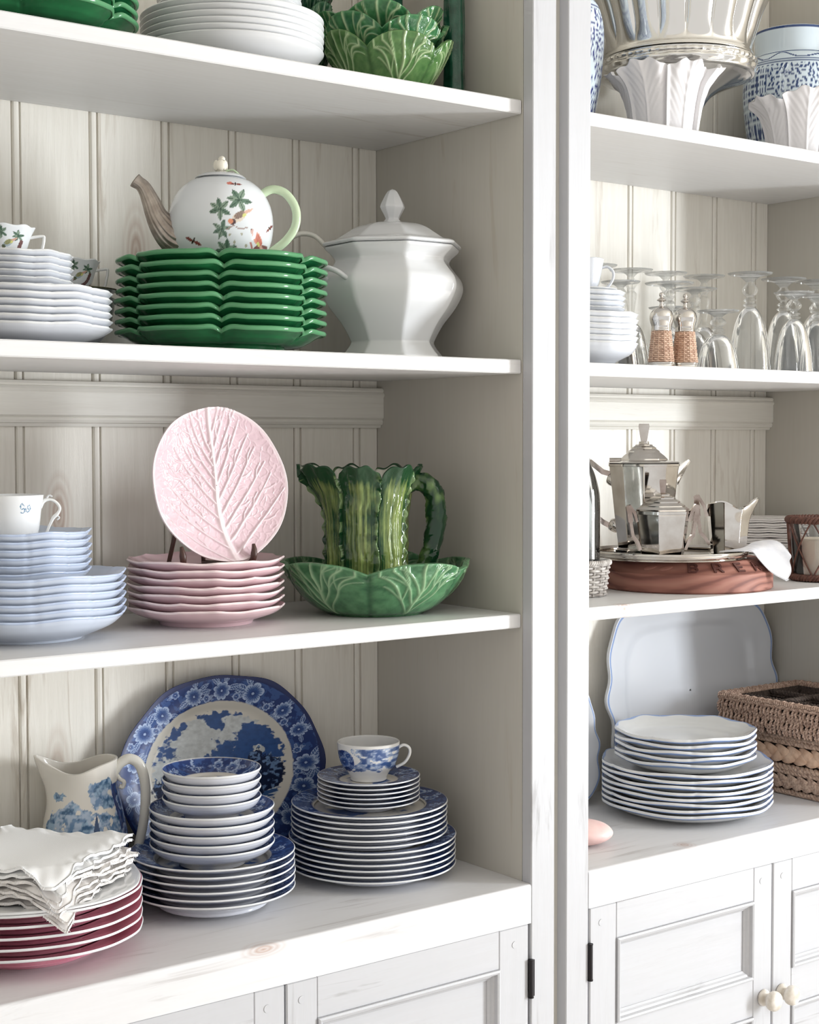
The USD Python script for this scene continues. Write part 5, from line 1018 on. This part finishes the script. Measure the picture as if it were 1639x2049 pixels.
obj('finial', trimesh.convex.convex_hull(np.array([(sx * a, sy * b, z) for (a, b, z) in ((0.0045, 0.003, 0.118), (0.0045, 0.003, 0.126), (0.0065, 0.004, 0.140), (0.006, 0.0035, 0.144)) for sx in (-1, 1) for sy in (-1, 1)])), M_silver_d, ld, smooth=False)
for sx in (-1, 1):
    sil_handle(t, densify([(sx * 0.050, 0, 0.066), (sx * 0.055, 0, 0.082), (sx * 0.064, 0, 0.094), (sx * 0.0665, 0, 0.092), (sx * 0.063, 0, 0.066), (sx * 0.0585, 0, 0.040), (sx * 0.050, 0, 0.030), (sx * 0.0435, 0, 0.014)], 1), 0.0054, M_silver_d, 20)

t = thing('cream_jug', 'open silver cream jug with a flared lip, right on the tray', 'cream jug', (2.294, 0.138, zt2), -48)
s = np.linspace(0, 1, 40); HC_ = 0.094; outp = np.stack([np.interp(s, [0, 0.06, 0.5, 1.0], [0.0325, 0.033, 0.0375, 0.042]), HC_ * s], 1); innp = np.stack([outp[:, 0] - 0.002, np.maximum(outp[:, 1], 0.003)], 1)[::-1]
def cj(th, r, z):
    x = np.clip(z / HC_, 0, 1); d = ((th + PI) % (2 * PI)) - PI; spk = np.exp(-(d / 0.62) ** 2); bk = np.exp(-((np.abs(((th - PI / 2 + PI) % (2 * PI)) - PI)) / 0.75) ** 2) + np.exp(-((np.abs(((th + PI / 2 + PI) % (2 * PI)) - PI)) / 0.75) ** 2)
    fr, _ = facet(th, r, z, 8, 0.2); k = sst(0.55, 1, x)
    return fr + np.where(r > 0.03, 0.016 * spk * k ** 1.5, 0), z + (0.013 * spk - 0.010 * np.exp(-((np.abs(d) - 1.0) / 0.45) ** 2) + 0.010 * np.exp(-((np.abs(d) - 1.9) / 0.5) ** 2) * 0.5) * k * (r > 0.03)
obj('body', lathe(np.vstack([[(0, 0.0)], outp, innp, [(0, 0.003)]]), 240, cj), M_silver, t, smooth=28)
sil_handle(t, densify([(-0.040, 0, 0.070), (-0.046, 0, 0.090), (-0.057, 0, 0.108), (-0.061, 0, 0.106), (-0.057, 0, 0.070), (-0.053, 0, 0.040), (-0.044, 0, 0.030), (-0.035, 0, 0.016)], 1), 0.0058, M_silver_d)

t = thing('draped_napkin', 'white damask napkin draped off the right edge of the silver tray', 'napkin', (2.2905, 0.0875, ZT + 0.0005), -47)
FR = spline([(-0.055, -0.052, 0.0150), (-0.035, -0.052, 0.0158), (-0.012, -0.050, 0.0165), (0.008, -0.046, 0.0150), (0.018, -0.046, 0.002), (0.042, -0.044, -0.026), (0.072, -0.034, -0.044)], 12)
BK_ = spline([(0.002, 0.045, 0.0165), (0.004, 0.058, 0.018), (0.008, 0.064, 0.023), (0.020, 0.066, 0.027), (0.050, 0.060, 0.031), (0.068, 0.045, 0.027), (0.080, 0.025, 0.016)], 12)
def drape(u, v):
    i = np.clip(u * (len(FR) - 1), 0, len(FR) - 1.001); k = i.astype(int); f = (i - k)[..., None]
    A = FR[k] * (1 - f) + FR[k + 1] * f; B = BK_[k] * (1 - f) + BK_[k + 1] * f; P = A * (1 - v[..., None]) + B * v[..., None]
    hang = sst(0.55, 1.0, u)
    P[..., 2] += 0.0045 * np.sin(v * 9 + u * 2) * hang - 0.006 * np.sin(v * PI) * hang * (v < 1); P[..., 0] += 0.005 * np.sin(v * PI) * hang + 0.002 * np.sin(v * 17) * hang
    return P
P = drape(*np.meshgrid(np.linspace(0, 1, 70), np.linspace(0, 1, 50), indexing='ij')); 
P = gaussian_filter1d(P, 2.0, axis=0, mode='nearest')
def drape_s(u, v): return P
obj('cloth', cloth(drape_s, 70, 50, 0.0016), M_damask, t, smooth=True)

for k in range(11):
    rg = random.Random(70 + k); a0 = rg.uniform(0, 6)
    def fn(u, v, k=k, a0=a0):
        e = sst(0.8, 1, np.maximum(np.abs(u - .5), np.abs(v - .5)) * 2)
        return np.stack([(u - .5) * 0.15, (v - .5) * 0.12, 0.0005 * np.sin(u * 20 + a0) * e + 0.0003 * np.sin(u * 7 + a0 + v * 3) - 0.001 * e], -1)
    t = thing('folded_napkin', f'grey-white folded napkin, {place_in(k, 11)} of the pile behind the candle glass', 'napkin', (2.628, 0.318, H3 + 0.0125 + k * 0.0106), -42 + rg.uniform(-3, 3), 'napkins behind the candle glass')
    m = cat(cloth(fn, 50, 40, 0.0044), move(cloth(fn, 50, 40, 0.0040), (0.001, 0.0005, -0.0049)))
    obj('cloth', m, M_linen_w, t, smooth=True)
t = thing('white_dish', 'white upright dish against the back boards, behind the coffee pot', 'dish', (2.090, 0.376, H3 + 0.063), 0, tilt=-8)
m = lathe(spline([(0.0, 0.0), (0.03, 0.0), (0.05, 0.004), (0.060, 0.009), (0.061, 0.011), (0.05, 0.0075), (0.03, 0.004), (0.0, 0.004)], 4), 64); obj('plate', move(m, rx=90), M_white_cool, t, smooth=50)

# bottle in a small basket, candle glass
t = thing('wicker_basket', 'little whitewashed wicker basket round the bottle, left on the third shelf', 'basket', (1.952, 0.186, H3 + 0.0003), -43)
w = []; nst = 18
for k in range(12):
    z = 0.004 + k * 0.0048; r0 = np.interp(z, [0, 0.06], [0.043, 0.050]); a = np.linspace(0, 2 * PI, 145); r = r0 + 0.0026 * np.cos(nst / 2 * a + PI * (k % 2))
    w.append(tube(np.stack([r * np.cos(a), r * np.sin(a), np.full(145, z) + 0.0006 * np.sin(7 * a + k)], 1), 0.0026, 7, cap=False))
obj('weave', cat(*w), M_wicker_w, t, smooth=60, kind='stuff')
obj('stakes', cat(*[tube([(0.043 * math.cos(q * 2 * PI / nst), 0.043 * math.sin(q * 2 * PI / nst), 0.001), (0.0505 * math.cos(q * 2 * PI / nst), 0.0505 * math.sin(q * 2 * PI / nst), 0.061)], 0.002, 6) for q in range(nst)]), M_wicker_w, t, kind='stuff')
a = np.linspace(0, 2 * PI, 241)
obj('rim', cat(*[tube(np.stack([(0.0515 + 0.003 * np.cos(26 * a + p)) * np.cos(a), (0.0515 + 0.003 * np.cos(26 * a + p)) * np.sin(a), 0.061 + 0.0032 * np.sin(26 * a + p)], 1), 0.0026, 7, cap=False) for p in (0, 2.1, 4.2)]), M_wicker_w, t, smooth=60)
obj('bottom', lathe([(0.0, 0.0005), (0.043, 0.0005), (0.043, 0.003), (0.0, 0.003)], 40), M_wicker_w, t)
t = thing('glass_bottle', 'clear glass bottle standing in the little wicker basket', 'bottle', (1.952, 0.186, H3 + 0.0038), -43)
bp = spline([(0.0003, 0.0), (0.031, 0.0), (0.0345, 0.004), (0.035, 0.012), (0.035, 0.10), (0.035, 0.160), (0.033, 0.186), (0.026, 0.214), (0.0175, 0.236), (0.0145, 0.258), (0.0140, 0.280), (0.0155, 0.284), (0.0155, 0.292)], 7)
inn = np.array([(max(r - 0.003, 0.0003), z) for r, z in bp[10:]])[::-1]
bp[:, 1] = np.maximum(bp[:, 1], 0.0); obj('body', lathe(np.vstack([bp, [(0.013, 0.2925)], inn, [(0.0003, 0.006)]]), 72), glass_wall('bottle_glass', (0.90, 0.92, 0.93), 1.8), t, smooth=50)

t = thing('candle_glass', 'glass tumbler in brown criss-cross wicker, with a white candle, right edge', 'candle holder', (2.545, 0.116, H3 + 0.0003), -52)
gp_ = [(0.0003, 0.004), (0.050, 0.004), (0.0525, 0.008), (0.0575, 0.06), (0.062, 0.118), (0.0605, 0.118), (0.056, 0.06), (0.051, 0.010), (0.0003, 0.0075)]
obj('tumbler', lathe(gp_, 80), M_glass, t, smooth=50)
obj('candle', lathe([(0.0, 0.0080), (0.0475, 0.0080), (0.0505, 0.045), (0.0530, 0.082), (0.0510, 0.0845), (0.0, 0.083)], 64), M_wax, t, smooth=40)
def twist(r0, z0, rr_, nn, w, amp): 
    a = np.linspace(0, 2 * PI, 260); return [tube(np.stack([(r0 + amp * np.cos(nn * a + p)) * np.cos(a), (r0 + amp * np.cos(nn * a + p)) * np.sin(a), z0 + amp * np.sin(nn * a + p)], 1), rr_, 8, cap=False) for p in np.arange(w) * 2 * PI / w]
obj('wicker_rim', cat(*twist(0.0645, 0.122, 0.0036, 18, 3, 0.0042)), M_wicker_d, t, smooth=60)
obj('wicker_base', cat(*twist(0.0560, 0.0075, 0.0034, 18, 3, 0.0038)), M_wicker_d, t, smooth=60)
for q in range(6):
    for s_ in (-1, 1):
        tt = np.linspace(0, 1, 16); a = q * 2 * PI / 6 + s_ * tt * 2 * PI / 6 * 1.0 + 0.25; r = np.interp(tt, [0, 1], [0.0555, 0.0645]) + 0.0012 * s_
        obj('cane', tube(np.stack([r * np.cos(a), r * np.sin(a), 0.009 + tt * 0.112], 1), 0.0017, 7), M_wicker_d, t, smooth=60)
for q in range(3):
    a = q * 2 * PI / 3 + PI + 0.25; obj('upright_cane', tube([(0.0585 * math.cos(a), 0.0585 * math.sin(a), 0.007), (0.0665 * math.cos(a), 0.0665 * math.sin(a), 0.121)], 0.0034, 8), M_wicker_d, t, smooth=60)

# ------------------------------------------------------------------ right counter: platters, baskets, stone
def serving_platter(t, A, B, seed):
    nr, nt = 120, 400; r = np.linspace(0, 1, nr)[:, None]; th = np.linspace(0, 2 * PI, nt, endpoint=False)[None, :]
    pw = 4.2; sup = (np.abs(np.cos(th)) ** pw + np.abs(np.sin(th)) ** pw) ** (-1 / pw); wv = 1 + 0.016 * np.cos(14 * th + seed) + 0.020 * np.cos(8 * th + 0.3)
    def surf(r, dy): return np.stack([A * r * sup * (1 + (wv - 1) * r ** 4) * np.cos(th), dy - 0.018 * (sst(0.70, 0.82, r) * 0.5 + 0.5 * sst(0.80, 1.0, r)) + 0 * th, B * r * sup * (1 + (wv - 1) * r ** 4) * np.sin(th)], -1)
    F, Bk = surf(r, 0.0), surf(r, 0.007)[::-1]; m = grid(np.concatenate([F[1:-4], F[-2:-1] * 0 + F[-4:-3]])); m.invert(); obj('face', m, M_white_cool, t, smooth=True)
    m = grid(F[-4:-1]); m.invert(); obj('blue_edge', m, M_bluerim, t, smooth=True, label='blue painted edge')
    mid = (F[-1] + Bk[0]) / 2; c = F[-1:].mean(1, keepdims=True); lipm = grid(np.stack([F[-2], F[-1], mid + (mid - mid.mean(0)) * 0.006, Bk[0]])); lipm.invert(); bm = grid(Bk[:-1]); bm.invert(); obj('back', cat(lipm, bm), M_white_cool, t, smooth=True)
t = thing('serving_platter', 'big white rectangular platter with wavy blue edge, leaning behind the plates', 'platter', (2.470, 0.395, HC + 0.189), 0.3, tilt=-5); serving_platter(t, 0.2562, 0.186, 0.0)
t = thing('small_platter', 'white blue-edged platter half hidden by the stile, leaning at the left', 'platter', (1.994, 0.376, HC + 0.1205), 0, tilt=-9); serving_platter(t, 0.170, 0.118, 1.0)

def rope(P, rad, n=3, turns=40, rr_=0.55):
    P = np.asarray(P, float); t_ = np.gradient(P, axis=0); t_ /= np.linalg.norm(t_, axis=1, keepdims=True) + 1e-9; u = np.tile(np.array([0.05, 0.03, 1.0]), (len(P), 1)); u -= t_ * (u * t_).sum(1, keepdims=True); u /= np.linalg.norm(u, axis=1, keepdims=True); w = np.cross(t_, u)
    d = np.concatenate([[0], np.cumsum(np.linalg.norm(np.diff(P, axis=0), axis=1))]); a = d / rad * turns / 20
    return [tube(P + rad * rr_ * (np.cos(a + q * 2 * PI / n)[:, None] * u + np.sin(a + q * 2 * PI / n)[:, None] * w), rad * 0.62, 6) for q in range(n)]
def line(a, b, k): return np.array(a)[None] + (np.array(b) - np.array(a))[None] * np.linspace(0, 1, k)[:, None]
# upper tray
TX0, TX1, TY0, TY1, TZ0, TZ1 = 2.478, 2.728, 0.025, 0.318, HC + 0.1275, HC + 0.1915
t = thing('seagrass_tray', 'dark brown woven seagrass tray with dividers, on top of the braided basket', 'tray', ((TX0 + TX1) / 2, (TY0 + TY1) / 2, TZ0), 0)
hx, hy, hz = (TX1 - TX0) / 2, (TY1 - TY0) / 2, TZ1 - TZ0
obj('bottom', box(-hx + .004, hx - .004, -hy + .004, hy - .004, 0.0, 0.008), M_sea_d, t)
obj('lining', cat(box(-hx + .006, -hx + .009, -hy + .006, hy - .006, 0.008, hz - .006), box(hx - .009, hx - .006, -hy + .006, hy - .006, 0.008, hz - .006), box(-hx + .006, hx - .006, -hy + .006, -hy + .009, 0.008, hz - .006), box(-hx + .006, hx - .006, hy - .009, hy - .006, 0.008, hz - .006)), M_sea_d, t)
rg = random.Random(2)
def strands(parent, a, b, out, z0, z1, rows, mat, pitch=0.0098):
    a, b, out = np.array(a), np.array(b), np.array(out); L = np.linalg.norm(b - a); n = int(L / pitch); ms = []
    for r_ in range(rows):
        za, zb = z0 + (z1 - z0) * r_ / rows, z0 + (z1 - z0) * (r_ + 1) / rows
        for q in range(n):
            f = (q + 0.5 + 0.5 * (r_ % 2) + rg.uniform(-.12, .12)) / n
            if f > 1: continue
            c = a + (b - a) * f; hgt = [za - 0.004, za + (zb - za) * 0.25, (za + zb) / 2, za + (zb - za) * 0.75, zb + 0.004]; bul = [-0.001, 0.0035, 0.005, 0.0035, -0.001]; sk = rg.uniform(-.002, .002)
            P = spline([np.array([*(c + out * bu), z]) + np.array([*((b - a) / L * sk * (i - 2)), 0]) for i, (z, bu) in enumerate(zip(hgt, bul))], 2)
            ms += rope(P, 0.0042, 2, 34) if parent else []
    return obj('woven_side', cat(*ms), mat, parent, smooth=60, kind='stuff')
strands(t, (-hx, -hy), (-hx, hy), (-1, 0), 0.004, hz - 0.008, 2, M_sea); strands(t, (-hx, -hy), (hx, -hy), (0, -1), 0.004, hz - 0.008, 2, M_sea)
obj('woven_back', cat(box(-hx, hx, hy - .006, hy, 0.0, hz - 0.006, 0.002), box(hx - .006, hx, -hy, hy, 0.0, hz - 0.006, 0.002)), M_sea, t)
for (a, b) in (((-hx, -hy), (-hx, hy)), ((-hx, hy), (hx, hy)), ((hx, hy), (hx, -hy)), ((hx, -hy), (-hx, -hy))):
    ms = []
    L = np.linalg.norm(np.array(b) - np.array(a)); n = int(L / 0.0052)
    for q in range(n):                                                 # wrapped rim: slanted turns of cord
        c = np.array(a) + (np.array(b) - np.array(a)) * (q + 0.5) / n; d = (np.array(b) - np.array(a)) / L; nn = np.array([-d[1], d[0]]); an = np.linspace(0, 2 * PI, 11)
        P = np.stack([c[0] + nn[0] * 0.0068 * np.cos(an) + d[0] * 0.003 * np.sin(an), c[1] + nn[1] * 0.0068 * np.cos(an) + d[1] * 0.003 * np.sin(an), hz - 0.004 + 0.0066 * np.sin(an) + 0.001 * math.sin(q * 1.7)], 1)
        ms.append(tube(P, 0.0027, 5, cap=False))
    obj('wrapped_rim', cat(*ms), M_sea, t, smooth=60)
for (a, b) in (((-hx + .062, -hy + .01), (-hx + .062, hy - .01)), ((-hx + .01, 0.03), (hx - .01, 0.03)), ((-hx + .15, -hy + .01), (-hx + .15, hy - .01))):
    obj('divider', cat(*[tube(line((*a, z), (*b, z), 2), 0.0042, 6) for z in (0.014, 0.022, 0.030, 0.038, 0.046)], *rope(line((*a, hz - 0.010), (*b, hz - 0.010), 120), 0.0058, 3, 30)), M_sea_d, t, smooth=60)
# lower braided basket
BX0, BX1, BY0, BY1 = 2.512, 2.730, 0.035, 0.320
t = thing('braided_basket', 'tan braided water-hyacinth basket under the seagrass tray', 'basket', ((BX0 + BX1) / 2, (BY0 + BY1) / 2, HC + 0.0003), 0)
hx, hy, hz = (BX1 - BX0) / 2, (BY1 - BY0) / 2, 0.123
obj('lining', box(-hx + .004, hx - .002, -hy + .004, hy - .002, 0.002, hz - 0.003, 0.002), M_sea_d, t)
def ring(z, off=0.0, k=90):
    c = [(-hx - off, hy), (-hx - off, -hy - off), (hx, -hy - off)]; return np.vstack([line((*c[0], z), (*c[1], z), k), line((*c[1], z), (*c[2], z), k)[1:]])
for z, r_, mt in ((0.0065, 0.0058, M_rope), (0.108, 0.0066, M_rope), (0.117, 0.0060, M_rope), (0.056, 0.0070, M_rope), (0.047, 0.0056, M_rope)):
    obj('twisted_rope', cat(*rope(ring(z, 0.004, 160), r_, 3, 26)), mt, t, smooth=60)
def braid(z, wd, pitch, mat, side):
    a, b, o = ((-hx, hy), (-hx, -hy), (-1, 0)) if side == 0 else ((-hx, -hy), (hx, -hy), (0, -1))
    a, b, o = np.array(a), np.array(b), np.array(o); L = np.linalg.norm(b - a); d = (b - a) / L
    for q in range(int(L / pitch)):
        for s_ in (-1, 1):                                             # one pale leaf of the braid at a time
            u0 = (q + (0.5 if s_ > 0 else 0)) * pitch; tt = np.linspace(0, 1, 9); u = u0 + tt * pitch * 1.9 - pitch * 0.4; zz = z + s_ * wd * (0.62 - 1.05 * tt ** 1.3); bul = 0.002 + 0.0085 * np.sin(np.pi * np.clip(tt * 1.05, 0, 1)); wid = 0.5 * wd * np.sin(np.pi * np.clip(tt * 0.92 + 0.06, 0, 1)) + 0.0012
            P = np.stack([a[0] + d[0] * u + o[0] * bul, a[1] + d[1] * u + o[1] * bul, zz], 1)
            P[:, :2] = np.clip(P[:, :2], [-hx - 0.02, -hy - 0.02], [hx, hy])
            obj('braid_strand', tube(P, wid, 8, 0.42, upv=(*o, 0.0)), mat, t, smooth=60)
for sd in (0, 1): braid(0.083, 0.021, 0.030, M_hyacinth, sd); braid(0.028, 0.017, 0.025, M_rope, sd)

t = thing('pink_stone', 'smooth pink stone on the counter beside the stile', 'stone', (1.905, 0.135, HC + 0.0003), -43)
m = trimesh.creation.icosphere(subdivisions=4, radius=1.0); v = np.array(m.vertices); v[:, 2] = np.sign(v[:, 2]) * np.abs(v[:, 2]) ** 1.0; v = v * [0.058, 0.046, 0.0225] * (1 + 0.05 * (fbm(v * 1.5 + 4, 2, 3) - 0.5)[:, None]); v[:, 2] -= v[:, 2].min(); m.vertices = v
obj('stone', m, M_stone, t, smooth=True)

# the window the daylight comes through
wn = obj('window_1', cat(box(WX + 0.0, WX + 0.06, WY0, WY0 + 0.03, WZ0, WZ1), box(WX, WX + 0.06, WY1 - 0.03, WY1, WZ0, WZ1), box(WX, WX + 0.06, WY0 + 0.03, WY1 - 0.03, WZ0, WZ0 + 0.03), box(WX, WX + 0.06, WY0 + 0.03, WY1 - 0.03, WZ1 - 0.03, WZ1)), M_front_z, kind='structure')
